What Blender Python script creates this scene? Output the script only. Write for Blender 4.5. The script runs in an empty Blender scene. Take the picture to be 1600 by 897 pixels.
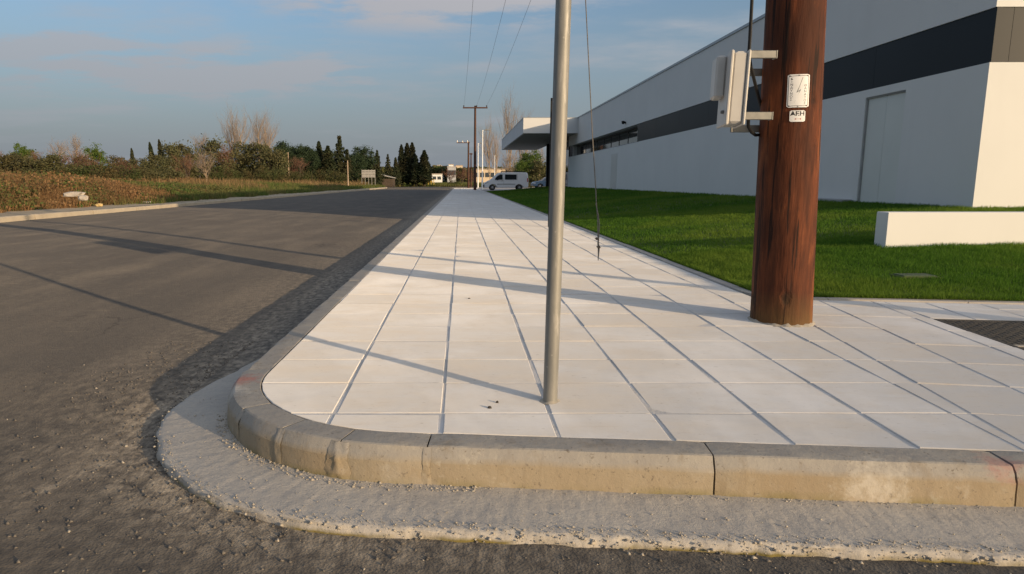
import bpy, math, random
import numpy as np
from mathutils import Vector, Matrix
random.seed(7); RNG = np.random.default_rng(7)
S = bpy.context.scene
COL = S.collection
R = math.radians

# ------------------------------------------------------------------ camera
F, CX, CY, YH, HC = 1040.0, 720.0, 448.5, 284.0, 1.06
PITCH = math.atan((CY - YH) / F)
cd = bpy.data.cameras.new('camera'); cam = bpy.data.objects.new('camera', cd); COL.objects.link(cam)
cd.sensor_width = 36; cd.lens = F / 1600 * 36; cd.shift_x = (800 - CX) / 1600
cd.clip_start = 0.05; cd.clip_end = 5000
cam.location = (0, 0, HC); cam.rotation_euler = (R(90) - PITCH, 0, 0)
S.camera = cam

# ------------------------------------------------------------------ light
SUN_AZ, SUN_EL = 132.0, 9.6          # azimuth from +Y towards +X, elevation
sd = bpy.data.lights.new('sun', 'SUN'); sun = bpy.data.objects.new('sun', sd); COL.objects.link(sun)
sd.energy = 3.3; sd.angle = R(0.5); sd.color = (1.0, 0.74, 0.46)
to_sun = Vector((math.sin(R(SUN_AZ)) * math.cos(R(SUN_EL)), math.cos(R(SUN_AZ)) * math.cos(R(SUN_EL)), math.sin(R(SUN_EL))))
sun.rotation_euler = to_sun.to_track_quat('Z', 'Y').to_euler()

W = bpy.data.worlds.new('World'); S.world = W; W.use_nodes = True
nt = W.node_tree; nt.nodes.clear(); N = nt.nodes.new; LK = nt.links.new
out = N('ShaderNodeOutputWorld'); bg = N('ShaderNodeBackground'); bg.inputs['Strength'].default_value = 0.15
sky = N('ShaderNodeTexSky'); sky.sky_type = 'NISHITA'; sky.sun_disc = False
sky.sun_elevation = R(SUN_EL); sky.sun_rotation = R(SUN_AZ); sky.air_density = 1.0; sky.dust_density = 4.0; sky.ozone_density = 2.6
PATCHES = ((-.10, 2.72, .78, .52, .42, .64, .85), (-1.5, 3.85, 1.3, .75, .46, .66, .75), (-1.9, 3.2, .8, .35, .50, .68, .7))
tc = N('ShaderNodeTexCoord')
sep = N('ShaderNodeSeparateXYZ'); LK(tc.outputs['Generated'], sep.inputs[0])
def wm(op, a, b=None):
    n = N('ShaderNodeMath'); n.operation = op
    for i, v in enumerate((a, b)):
        if v is None: continue
        if isinstance(v, (int, float)): n.inputs[i].default_value = v
        else: LK(v, n.inputs[i])
    return n.outputs[0]
den = wm('ADD', wm('MAXIMUM', sep.outputs['Z'], 0.0), 0.10)     # clouds on a flat layer overhead
px = wm('DIVIDE', sep.outputs['X'], den); py = wm('DIVIDE', sep.outputs['Y'], den)
cmb = N('ShaderNodeCombineXYZ'); LK(px, cmb.inputs[0]); LK(py, cmb.inputs[1])
mp = N('ShaderNodeMapping'); mp.inputs['Location'].default_value = (3.1, 1.7, 0); mp.inputs['Scale'].default_value = (0.75, 1.15, 1)
LK(cmb.outputs[0], mp.inputs[0])
def wnoise(scale, detail, rough):
    z = N('ShaderNodeTexNoise'); z.inputs['Scale'].default_value = scale; z.inputs['Detail'].default_value = detail; z.inputs['Roughness'].default_value = rough
    LK(mp.outputs[0], z.inputs['Vector']); return z.outputs['Fac']
def wrange(v, a, b, c=0.0, d=1.0):
    z = N('ShaderNodeMapRange'); z.interpolation_type = 'SMOOTHSTEP'; LK(v, z.inputs[0])
    for i, q in enumerate((a, b, c, d)): z.inputs[i + 1].default_value = q
    return z.outputs[0]
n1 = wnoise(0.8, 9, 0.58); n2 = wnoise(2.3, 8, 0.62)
cov = wm('MULTIPLY', wrange(wm('ADD', n1, wrange(sep.outputs['Z'], 0.20, 0.55, 0.0, 0.14)), 0.50, 0.72), 0.62)               # thin scattered cloud; extra cover added higher up, out of view, for fill light
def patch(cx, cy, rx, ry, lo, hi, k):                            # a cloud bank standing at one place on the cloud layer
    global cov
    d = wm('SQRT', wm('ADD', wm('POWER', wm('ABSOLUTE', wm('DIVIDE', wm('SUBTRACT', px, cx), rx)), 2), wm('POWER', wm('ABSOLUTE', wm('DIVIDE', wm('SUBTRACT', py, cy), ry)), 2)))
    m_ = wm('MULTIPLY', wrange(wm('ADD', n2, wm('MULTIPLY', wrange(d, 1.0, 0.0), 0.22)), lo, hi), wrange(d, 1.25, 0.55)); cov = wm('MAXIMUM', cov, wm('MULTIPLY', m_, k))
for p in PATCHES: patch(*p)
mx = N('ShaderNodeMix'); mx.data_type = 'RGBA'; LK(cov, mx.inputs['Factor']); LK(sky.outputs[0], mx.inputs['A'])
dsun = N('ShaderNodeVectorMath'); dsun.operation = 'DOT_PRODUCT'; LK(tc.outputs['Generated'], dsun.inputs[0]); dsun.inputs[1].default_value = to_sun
cc = N('ShaderNodeMix'); cc.data_type = 'RGBA'; LK(wrange(dsun.outputs['Value'], -0.9, 0.9), cc.inputs['Factor'])      # clouds brightened towards the sun behind the camera, to lift the ambient light
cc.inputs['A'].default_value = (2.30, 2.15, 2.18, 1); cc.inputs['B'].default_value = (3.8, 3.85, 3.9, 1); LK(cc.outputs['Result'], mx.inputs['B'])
# thin grey-mauve veil low over the horizon, the same all round
mv = N('ShaderNodeMix'); mv.data_type = 'RGBA'; LK(wrange(sep.outputs['Z'], 0.34, 0.0, 0.0, 0.78), mv.inputs['Factor'])
LK(mx.outputs['Result'], mv.inputs['A']); mv.inputs['B'].default_value = (1.32, 1.48, 1.72, 1)
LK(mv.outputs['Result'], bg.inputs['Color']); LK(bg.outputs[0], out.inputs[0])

S.view_settings.view_transform = 'Standard'; S.view_settings.look = 'None'; S.view_settings.gamma = 1
S.view_settings.exposure = 0.50
S.cycles.max_bounces = 6; S.cycles.diffuse_bounces = 3; S.cycles.glossy_bounces = 3; S.cycles.transparent_max_bounces = 8
S.cycles.use_denoising = True; S.cycles.denoising_input_passes = 'RGB_ALBEDO_NORMAL'; S.cycles.denoising_prefilter = 'ACCURATE'; S.cycles.use_adaptive_sampling = False; S.cycles.sample_clamp_indirect = 3.0
S.cycles.use_light_tree = False; W.cycles.sampling_method = 'MANUAL'; W.cycles.sample_map_resolution = 2048

# ------------------------------------------------------------------ helpers
def ray(x, y):
    u = (x - CX) / F; v = (y - CY) / F; c, s = math.cos(PITCH), math.sin(PITCH)
    return (u, c - v * s, -s - v * c)
def at(x, y, Y):                         # world point seen at pixel (x, y) of the 1600 px photograph, at distance Y
    d = ray(x, y); t = Y / d[1]; return Vector((d[0] * t, Y, HC + d[2] * t))
def ong(x, y, z=0.14):
    d = ray(x, y); t = (z - HC) / d[2]; return Vector((d[0] * t, d[1] * t, z))

def hash2(ix, iy, seed):
    h = (ix * 374761393 + iy * 668265263 + seed * 1442695041) & 0xFFFFFFFF
    h = ((h ^ (h >> 13)) * 1274126177) & 0xFFFFFFFF
    return ((h ^ (h >> 16)) & 0xFFFF) / 65535.0
def vnoise(x, y, scale=1.0, seed=0, octaves=3):
    x = np.asarray(x, float) * scale; y = np.asarray(y, float) * scale; r = 0; a = 1; tot = 0
    for o in range(octaves):
        ix = np.floor(x).astype(np.int64); iy = np.floor(y).astype(np.int64); fx = x - ix; fy = y - iy
        fx = fx * fx * (3 - 2 * fx); fy = fy * fy * (3 - 2 * fy); s = seed + o * 17
        v = (hash2(ix, iy, s) * (1 - fx) + hash2(ix + 1, iy, s) * fx) * (1 - fy) + (hash2(ix, iy + 1, s) * (1 - fx) + hash2(ix + 1, iy + 1, s) * fx) * fy
        r = r + a * v; tot += a; a *= 0.5; x = x * 2.03; y = y * 2.03
    return r / tot                        # 0..1
def sstep(a, b, x): t = np.clip((np.asarray(x, float) - a) / (b - a), 0, 1); return t * t * (3 - 2 * t)

def np_mesh(name, V, Fc, smooth=False):
    V = np.asarray(V, np.float32); Fc = np.asarray(Fc, np.int32); k = Fc.shape[1]
    me = bpy.data.meshes.new(name); me.vertices.add(len(V)); me.vertices.foreach_set('co', V.ravel())
    me.loops.add(Fc.size); me.loops.foreach_set('vertex_index', Fc.ravel())
    me.polygons.add(len(Fc)); me.polygons.foreach_set('loop_start', np.arange(0, Fc.size, k, dtype=np.int32))
    if smooth: me.polygons.foreach_set('use_smooth', np.ones(len(Fc), bool))
    me.update(calc_edges=True); return me

class MB:                                 # collects shapes into one mesh
    def __init__(s): s.v = []; s.f = []
    def add(s, vs, fs):
        b = len(s.v); s.v += [tuple(v) for v in vs]; s.f += [tuple(i + b for i in f) for f in fs]; return s
    def box(s, x0, x1, y0, y1, z0, z1, ch=0.0):
        if ch <= 0:
            v = [(x, y, z) for z in (z0, z1) for y in (y0, y1) for x in (x0, x1)]
            return s.add(v, [(0, 2, 3, 1), (4, 5, 7, 6), (0, 1, 5, 4), (2, 6, 7, 3), (0, 4, 6, 2), (1, 3, 7, 5)])
        p = [(x0 + ch, y0), (x1 - ch, y0), (x1, y0 + ch), (x1, y1 - ch), (x1 - ch, y1), (x0 + ch, y1), (x0, y1 - ch), (x0, y0 + ch)]
        cx, cy = (x0 + x1) / 2, (y0 + y1) / 2
        def ins(q): return (q[0] + math.copysign(min(ch, abs(cx - q[0])), cx - q[0]), q[1] + math.copysign(min(ch, abs(cy - q[1])), cy - q[1]))
        pi = [ins(q) for q in p]
        return s.loft([[(a, b, z0) for a, b in pi], [(a, b, z0 + ch) for a, b in p], [(a, b, z1 - ch) for a, b in p], [(a, b, z1) for a, b in pi]])
    def loft(s, rings, cap=True, closed=True):
        n = len(rings[0]); vs = [v for r in rings for v in r]; fs = []
        for k in range(len(rings) - 1):
            for i in range(n if closed else n - 1):
                j = (i + 1) % n; fs.append((k * n + i, k * n + j, (k + 1) * n + j, (k + 1) * n + i))
        if cap and closed: fs.append(tuple(range(n - 1, -1, -1))); fs.append(tuple((len(rings) - 1) * n + i for i in range(n)))
        return s.add(vs, fs)
    def tube(s, pts, r, n=8, cap=True):
        pts = [Vector(p) for p in pts]; rr = r if hasattr(r, '__len__') else [r] * len(pts); rings = []
        up = None
        for i, p in enumerate(pts):
            t = (pts[min(i + 1, len(pts) - 1)] - pts[max(i - 1, 0)]).normalized()
            if up is None: up = Vector((0, 1, 0)) if abs(t.y) < .9 else Vector((1, 0, 0))
            a = t.cross(up).normalized(); b = a.cross(t).normalized(); up = b
            rings.append([p + (a * math.cos(2 * math.pi * k / n) + b * math.sin(2 * math.pi * k / n)) * rr[i] for k in range(n)])
        return s.loft(rings, cap)
    def prism(s, poly, axis, a, b):       # poly in the two other axes
        def m(p, t): return {'x': (t, p[0], p[1]), 'y': (p[0], t, p[1]), 'z': (p[0], p[1], t)}[axis]
        return s.loft([[m(p, a) for p in poly], [m(p, b) for p in poly]])
    def mesh(s, name, smooth=False):
        me = bpy.data.meshes.new(name); me.from_pydata(s.v, [], s.f); me.update()
        import bmesh
        bm = bmesh.new(); bm.from_mesh(me); bmesh.ops.recalc_face_normals(bm, faces=bm.faces); bm.to_mesh(me); bm.free()
        if smooth: me.polygons.foreach_set('use_smooth', [True] * len(me.polygons)); me.set_sharp_from_angle(angle=R(35))
        return me
    def build(s, name, m, parent=None, smooth=False): return obj(name, s.mesh(name, smooth), m, parent)

def obj(name, me, m=None, parent=None):
    o = bpy.data.objects.new(name, me); COL.objects.link(o)
    if m is not None and len(me.materials) == 0: me.materials.append(m)
    if parent is not None: o.parent = parent; o.matrix_parent_inverse = parent_inv(parent)
    return o
def parent_inv(p):
    def world(q): return q.matrix_basis.copy() if q.parent is None else world(q.parent) @ q.matrix_parent_inverse @ q.matrix_basis
    return world(p).inverted()
def tag(o, label=None, cat=None, group=None, kind=None):
    if label: o['label'] = label
    if cat: o['category'] = cat
    if group: o['group'] = group
    if kind: o['kind'] = kind
    return o
def thing(name, label, cat, loc=(0, 0, 0), group=None):
    o = bpy.data.objects.new(name, None); COL.objects.link(o); o.location = loc; o.empty_display_size = .2
    return tag(o, label, cat, group)
def copy_thing(o, loc, rz, sc, label):
    c = o.copy(); COL.objects.link(c); c.location = loc; c.rotation_euler = (0, 0, rz); c.scale = sc; c['label'] = label
    for ch in o.children:
        d = ch.copy(); COL.objects.link(d); d.parent = c
        for g in ch.children:
            e = g.copy(); COL.objects.link(e); e.parent = d
    return c

# ------------------------------------------------------------------ materials
def new_mat(name):
    m = bpy.data.materials.new(name); m.use_nodes = True; t = m.node_tree; t.nodes.clear()
    o = t.nodes.new('ShaderNodeOutputMaterial'); p = t.nodes.new('ShaderNodeBsdfPrincipled'); t.links.new(p.outputs[0], o.inputs[0])
    return m, t, p
class NB:
    def __init__(s, t): s.t = t
    def n(s, typ, **kw):
        x = s.t.nodes.new(typ)
        for k, v in kw.items(): setattr(x, k, v)
        return x
    def link(s, a, b): s.t.links.new(a, b)
    def pos(s): return s.n('ShaderNodeNewGeometry').outputs['Position']
    def objc(s): return s.n('ShaderNodeTexCoord').outputs['Object']
    def mapping(s, v, scale=(1, 1, 1), loc=(0, 0, 0), rot=(0, 0, 0)):
        m = s.n('ShaderNodeMapping'); m.inputs['Scale'].default_value = scale; m.inputs['Location'].default_value = loc; m.inputs['Rotation'].default_value = rot
        s.link(v, m.inputs[0]); return m.outputs[0]
    def noise(s, v, scale, detail=4, rough=.55):
        x = s.n('ShaderNodeTexNoise'); x.inputs['Scale'].default_value = scale; x.inputs['Detail'].default_value = detail; x.inputs['Roughness'].default_value = rough
        s.link(v, x.inputs['Vector']); return x.outputs['Fac']
    def voro(s, v, scale, out='Distance'):
        x = s.n('ShaderNodeTexVoronoi'); x.inputs['Scale'].default_value = scale; s.link(v, x.inputs['Vector']); return x.outputs[out]
    def ramp(s, v, a, b, ca=(0, 0, 0, 1), cb=(1, 1, 1, 1)):
        if a > b: a, b, ca, cb = b, a, cb, ca
        x = s.n('ShaderNodeValToRGB'); e = x.color_ramp.elements; e[0].position = a; e[1].position = b; e[0].color = ca; e[1].color = cb
        s.link(v, x.inputs[0]); return x.outputs[0]
    def maprange(s, v, a, b, c=0, d=1):
        x = s.n('ShaderNodeMapRange'); x.inputs[1].default_value = a; x.inputs[2].default_value = b; x.inputs[3].default_value = c; x.inputs[4].default_value = d
        s.link(v, x.inputs[0]); return x.outputs[0]
    def math(s, op, a, b=0.0):
        x = s.n('ShaderNodeMath'); x.operation = op
        for i, v in enumerate((a, b)):
            if isinstance(v, (int, float)): x.inputs[i].default_value = v
            else: s.link(v, x.inputs[i])
        return x.outputs[0]
    def mix(s, f, a, b):
        x = s.n('ShaderNodeMix', data_type='RGBA')
        for k, v in (('Factor', f), ('A', a), ('B', b)):
            sock = x.inputs[k] if k != 'Factor' else x.inputs[0]
            if k == 'A': sock = x.inputs[6]
            if k == 'B': sock = x.inputs[7]
            if isinstance(v, (tuple, list)): sock.default_value = tuple(v) + ((1,) if len(v) == 3 else ())
            elif isinstance(v, (int, float)): sock.default_value = v
            else: s.link(v, sock)
        return x.outputs[2]
    def bump(s, p, h, strength=.3, dist=.01, prev=None):
        b = s.n('ShaderNodeBump'); b.inputs['Strength'].default_value = strength; b.inputs['Distance'].default_value = dist
        s.link(h, b.inputs['Height'])
        if prev is not None: s.link(prev, b.inputs['Normal'])
        if p is not None: s.link(b.outputs[0], p.inputs['Normal'])
        return b.outputs[0]
    def objrand(s): return s.n('ShaderNodeObjectInfo').outputs['Random']
    def island(s): return s.n('ShaderNodeNewGeometry').outputs['Random Per Island']
    def attr(s, name): return s.n('ShaderNodeAttribute', attribute_name=name).outputs['Fac']

def simple(name, c1, c2=None, scale=3.0, rough=.7, metal=0.0, bump=0.0, bscale=40.0, bdist=.004, spec=None, obj_space=False, detail=5):
    m, t, p = new_mat(name); b = NB(t); v = b.objc() if obj_space else b.pos()
    c2 = c2 or tuple(x * .85 for x in c1)
    b.link(b.mix(b.ramp(b.noise(v, scale, detail), .35, .68), c1, c2), p.inputs['Base Color'])
    p.inputs['Roughness'].default_value = rough; p.inputs['Metallic'].default_value = metal
    if spec is not None: p.inputs['Specular IOR Level'].default_value = spec
    if bump: b.bump(p, b.noise(v, bscale, 5, .6), bump, bdist)
    return m
def leafmat(name, c1, c2, c3=None, trans=.25):
    m, t, p = new_mat(name); b = NB(t)
    col = b.mix(b.island(), c1, c2)
    col = b.mix(b.ramp(b.noise(b.pos(), .55, 3), .42, .62), col, c3 or c2)
    b.link(col, p.inputs['Base Color']); p.inputs['Roughness'].default_value = .75; p.inputs['Specular IOR Level'].default_value = .25
    tr = b.n('ShaderNodeBsdfTranslucent'); b.link(col, tr.inputs['Color'])
    ms = b.n('ShaderNodeMixShader'); ms.inputs[0].default_value = trans
    o = [n for n in t.nodes if n.type == 'OUTPUT_MATERIAL'][0]
    b.link(p.outputs[0], ms.inputs[1]); b.link(tr.outputs[0], ms.inputs[2]); b.link(ms.outputs[0], o.inputs[0])
    return m

def m_asphalt():
    m, t, p = new_mat('asphalt'); b = NB(t); v = b.pos()
    big = b.noise(v, .35, 5); mid = b.noise(b.mapping(v, (1.3, .35, 1)), 1.6, 6)
    fine = b.noise(v, 70, 3, .7); vo = b.voro(v, 110)
    col = b.mix(b.ramp(big, .35, .7), (.080, .072, .063), (.060, .055, .050))
    col = b.mix(b.ramp(mid, .45, .72), col, (.114, .100, .084))
    col = b.mix(b.math('MULTIPLY', b.ramp(fine, .35, .75), .55), col, (.046, .041, .037))
    chips = b.math('MULTIPLY', b.ramp(b.voro(v, 55), .10, .03), b.ramp(b.noise(v, 9, 3), .5, .68))
    col = b.mix(b.math('MULTIPLY', chips, .75), col, (.32, .29, .25))
    dust = b.math('MULTIPLY', b.attr('dust'), b.ramp(b.noise(v, 16, 7, .7), .36, .62))
    dust = b.math('MULTIPLY', dust, b.ramp(b.noise(b.mapping(v, (3.2, .8, 1)), 9, 5, .65), .30, .55))
    col = b.mix(dust, col, (.33, .285, .225))
    patch = b.ramp(b.noise(b.mapping(v, (.5, .22, 1), (4, 2, 0)), 1.0, 3, .5), .56, .60)
    col = b.mix(b.math('MULTIPLY', patch, .28), col, (.060, .052, .045))
    scuff = b.math('MULTIPLY', b.ramp(b.noise(b.mapping(v, (.7, 4, 1), rot=(0, 0, .25)), 2.6, 6, .7), .60, .72), .35)
    col = b.mix(scuff, col, (.20, .165, .125))
    ed = b.n('ShaderNodeTexVoronoi', feature='DISTANCE_TO_EDGE'); ed.inputs['Scale'].default_value = .42
    wob = b.n('ShaderNodeVectorMath', operation='ADD'); b.link(v, wob.inputs[0]); nw = b.n('ShaderNodeTexNoise'); nw.inputs['Scale'].default_value = 2.2; nw.inputs['Detail'].default_value = 6; b.link(v, nw.inputs['Vector']); b.link(nw.outputs['Color'], wob.inputs[1]); b.link(wob.outputs[0], ed.inputs['Vector'])
    crack = b.math('MULTIPLY', b.ramp(ed.outputs['Distance'], .008, .002), b.ramp(b.noise(v, .5, 3), .52, .62))
    col = b.mix(b.math('MULTIPLY', crack, .7), col, (.022, .020, .018))
    b.link(col, p.inputs['Base Color']); p.inputs['Diffuse Roughness'].default_value = 1.0; p.inputs['Roughness'].default_value = .88; p.inputs['Specular IOR Level'].default_value = .3
    n1 = b.bump(None, b.noise(v, 11, 6, .7), .35, .012)
    n2 = b.bump(None, vo, .45, .005, n1)
    b.bump(p, b.noise(v, 45, 5, .7), .55, .010, n2)
    return m
def m_tile():
    m, t, p = new_mat('concrete_tile'); b = NB(t); v = b.pos(); r = b.objrand()
    col = b.mix(r, (.545, .53, .51), (.62, .605, .585))
    col = b.mix(b.math('MULTIPLY', b.ramp(b.noise(v, 3.7, 8, .7), .54, .64), .35), col, (.56, .50, .425))
    col = b.mix(b.ramp(b.noise(b.mapping(v, (1, 2.2, 1), rot=(0, 0, .5)), 2.4, 6, .6), .40, .72), col, (.58, .535, .475))
    col = b.mix(b.math('MULTIPLY', b.ramp(b.noise(b.mapping(v, (1, 5, 1)), 7, 6, .7), .55, .74), .55), col, (.50, .44, .37))
    col = b.mix(b.math('MULTIPLY', b.ramp(b.noise(v, 1.1, 6, .62), .5, .68), .55), col, (.77, .76, .75))
    col = b.mix(b.math('MULTIPLY', b.ramp(b.noise(b.mapping(v, (1, 3, 1)), 23, 3, .5), .68, .74), .45), col, (.27, .24, .21))
    b.link(col, p.inputs['Base Color']); p.inputs['Diffuse Roughness'].default_value = .7; p.inputs['Roughness'].default_value = .85; p.inputs['Specular IOR Level'].default_value = .2
    n1 = b.bump(None, b.noise(v, 9, 5), .22, .008)
    b.bump(p, b.noise(v, 160, 4, .65), .16, .0016, n1)
    return m
def m_kerb():
    m, t, p = new_mat('kerb_concrete'); b = NB(t); v = b.pos(); r = b.objrand()
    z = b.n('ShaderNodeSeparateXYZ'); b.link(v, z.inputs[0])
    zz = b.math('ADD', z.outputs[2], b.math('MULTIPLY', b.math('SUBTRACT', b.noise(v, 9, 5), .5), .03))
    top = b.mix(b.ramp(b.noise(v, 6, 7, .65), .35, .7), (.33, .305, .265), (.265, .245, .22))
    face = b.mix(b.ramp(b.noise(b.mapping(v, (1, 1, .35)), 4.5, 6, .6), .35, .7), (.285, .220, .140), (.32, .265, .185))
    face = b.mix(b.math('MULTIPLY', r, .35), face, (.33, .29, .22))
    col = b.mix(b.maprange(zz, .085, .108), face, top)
    pale = b.math('MULTIPLY', b.ramp(b.noise(v, 26, 6, .7), .56, .66), b.ramp(b.noise(v, 2.2, 3), .45, .62))
    col = b.mix(b.math('MULTIPLY', pale, .5), col, (.44, .40, .33))
    moss = b.math('MULTIPLY', b.maprange(zz, .035, .0), b.ramp(b.noise(v, 5, 5), .42, .6))
    col = b.mix(b.math('MULTIPLY', moss, .8), col, (.17, .15, .055))
    col = b.mix(b.math('MULTIPLY', b.ramp(b.noise(v, 60, 4, .7), .60, .68), .7), col, (.13, .105, .08))
    col = b.mix(b.math('MULTIPLY', b.ramp(b.noise(b.mapping(v, (1, 1, .12)), 14, 5, .65), .55, .72), .45), col, (.20, .155, .10))
    col = b.mix(b.math('MULTIPLY', b.ramp(b.noise(v, 3.1, 6, .65), .55, .70), .5), col, (.34, .31, .26))
    for c, rad, cc, k in (((1.37, 2.06, .06), .12, (.52, .48, .41), .7), ((-1.03, 3.03, .14), .10, (.40, .13, .10), .6), ((1.80, 2.09, .14), .085, (.33, .14, .12), .5), ((-1.03, 2.86, .14), .09, (.55, .51, .45), .6)):
        d = b.n('ShaderNodeVectorMath', operation='DISTANCE'); b.link(v, d.inputs[0]); d.inputs[1].default_value = c
        dd = b.math('ADD', d.outputs['Value'], b.math('MULTIPLY', b.math('SUBTRACT', b.noise(b.mapping(v, (1, 1.6, 1)), 22, 5, .65), .5), rad * 2.6))
        col = b.mix(b.math('MULTIPLY', b.maprange(dd, rad, rad * .2), k), col, cc)
    b.link(col, p.inputs['Base Color']); p.inputs['Roughness'].default_value = .87; p.inputs['Specular IOR Level'].default_value = .25
    n1 = b.bump(None, b.noise(v, 22, 6, .65), .35, .010)
    b.bump(p, b.noise(v, 130, 4, .7), .35, .003, n1)
    return m
def m_pan():
    m, t, p = new_mat('gutter_concrete'); b = NB(t); v = b.pos()
    z = b.n('ShaderNodeSeparateXYZ'); b.link(v, z.inputs[0])
    col = b.mix(b.ramp(b.noise(v, 3.2, 6, .6), .35, .7), (.43, .40, .355), (.35, .325, .295))
    col = b.mix(b.math('MULTIPLY', b.ramp(b.noise(v, 34, 5, .7), .42, .66), .6), col, (.50, .45, .375))
    col = b.mix(b.math('MULTIPLY', b.ramp(b.noise(v, 75, 4, .7), .60, .70), .7), col, (.17, .15, .13))
    mo = b.math('MULTIPLY', b.maprange(b.math('ADD', z.outputs[2], b.math('MULTIPLY', b.math('SUBTRACT', b.noise(v, 25, 4), .5), .02)), -.018, -.030), b.ramp(b.noise(v, 4, 4), .38, .58))
    col = b.mix(mo, col, (.175, .14, .045))
    b.link(col, p.inputs['Base Color']); p.inputs['Roughness'].default_value = .92; p.inputs['Specular IOR Level'].default_value = .2
    n1 = b.bump(None, b.noise(v, 18, 6, .7), .4, .012)
    b.bump(p, b.noise(v, 85, 5, .75), .5, .005, n1)
    return m
def m_wood():
    m, t, p = new_mat('pole_wood'); b = NB(t); v = b.pos()
    st = b.mapping(v, (1, 1, .09))
    g = b.noise(st, 26, 7, .7); big = b.noise(b.mapping(v, (1, 1, .35)), 4.2, 5)
    col = b.mix(b.ramp(g, .30, .72), (.040, .013, .007), (.19, .056, .021))
    col = b.mix(b.math('MULTIPLY', b.ramp(big, .40, .58), .75), col, (.040, .015, .009))
    col = b.mix(b.math('MULTIPLY', b.ramp(b.noise(b.mapping(v, (1, 1, .22)), 9, 6, .6), .56, .7), .75), col, (.25, .083, .030))
    kn = b.math('ADD', b.voro(b.mapping(v, (1, 1, .62)), 4.6), b.math('MULTIPLY', b.math('SUBTRACT', b.noise(v, 30, 4), .5), .12))
    col = b.mix(b.math('MULTIPLY', b.ramp(kn, .17, .09), .85), col, (.022, .011, .008))
    z = b.n('ShaderNodeSeparateXYZ'); b.link(v, z.inputs[0])
    low = b.math('MULTIPLY', b.maprange(b.math('ADD', z.outputs[2], b.math('MULTIPLY', b.noise(v, 12, 4), .12)), .42, .20), .7)
    col = b.mix(low, col, (.135, .080, .030))
    crk = b.ramp(b.noise(b.mapping(v, (1, 1, .035)), 30, 4, .6), .585, .625)
    col = b.mix(b.math('MULTIPLY', crk, .85), col, (.014, .008, .006))
    b.link(col, p.inputs['Base Color']); p.inputs['Roughness'].default_value = .75; p.inputs['Specular IOR Level'].default_value = .18
    n1 = b.bump(None, b.noise(b.mapping(v, (1, 1, .05)), 45, 6, .65), .55, .008)
    n2 = b.bump(None, crk, -1.0, .012, n1)
    n3 = b.bump(None, b.noise(b.mapping(v, (1, 1, .3)), 7, 5), .5, .03, n2)
    b.bump(p, b.ramp(kn, .10, .2), .6, .012, n3)
    return m
def m_galv():
    m, t, p = new_mat('galvanised_steel'); b = NB(t); v = b.pos()
    col = b.mix(b.ramp(b.noise(b.mapping(v, (1, 1, .3)), 16, 6, .65), .35, .7), (.20, .197, .18), (.27, .26, .235))
    col = b.mix(b.math('MULTIPLY', b.ramp(b.noise(b.mapping(v, (1, 1, .12)), 60, 4), .60, .70), .6), col, (.42, .40, .37))
    col = b.mix(b.math('MULTIPLY', b.ramp(b.voro(v, 28), .12, .04), .6), col, (.45, .43, .39))
    b.link(col, p.inputs['Base Color']); p.inputs['Roughness'].default_value = .55; p.inputs['Metallic'].default_value = .25
    b.bump(p, b.noise(b.mapping(v, (1, 1, .25)), 70, 4, .6), .25, .003)
    return m
def m_grassland():
    m, t, p = new_mat('field_soil'); b = NB(t); v = b.pos()
    col = b.mix(b.ramp(b.noise(v, .12, 6), .4, .62), (.085, .070, .032), (.055, .075, .022))
    col = b.mix(b.ramp(b.noise(v, 1.3, 5), .45, .7), col, (.13, .095, .05))
    b.link(col, p.inputs['Base Color']); p.inputs['Roughness'].default_value = .95
    b.bump(p, b.noise(v, 3, 6, .7), .8, .15); return m
def m_wall(name, c):
    m, t, p = new_mat(name); b = NB(t); v = b.pos()
    col = b.mix(b.ramp(b.noise(v, .7, 5), .35, .7), c, tuple(x * .955 for x in c))
    col = b.mix(b.math('MULTIPLY', b.ramp(b.noise(b.mapping(v, (1, 1, .12)), 2.5, 5), .55, .75), .25), col, tuple(x * .88 for x in c))
    b.link(col, p.inputs['Base Color']); p.inputs['Roughness'].default_value = .75; p.inputs['Specular IOR Level'].default_value = .3
    b.bump(p, b.noise(v, 1.6, 5, .6), .06, .02); return m

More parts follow.
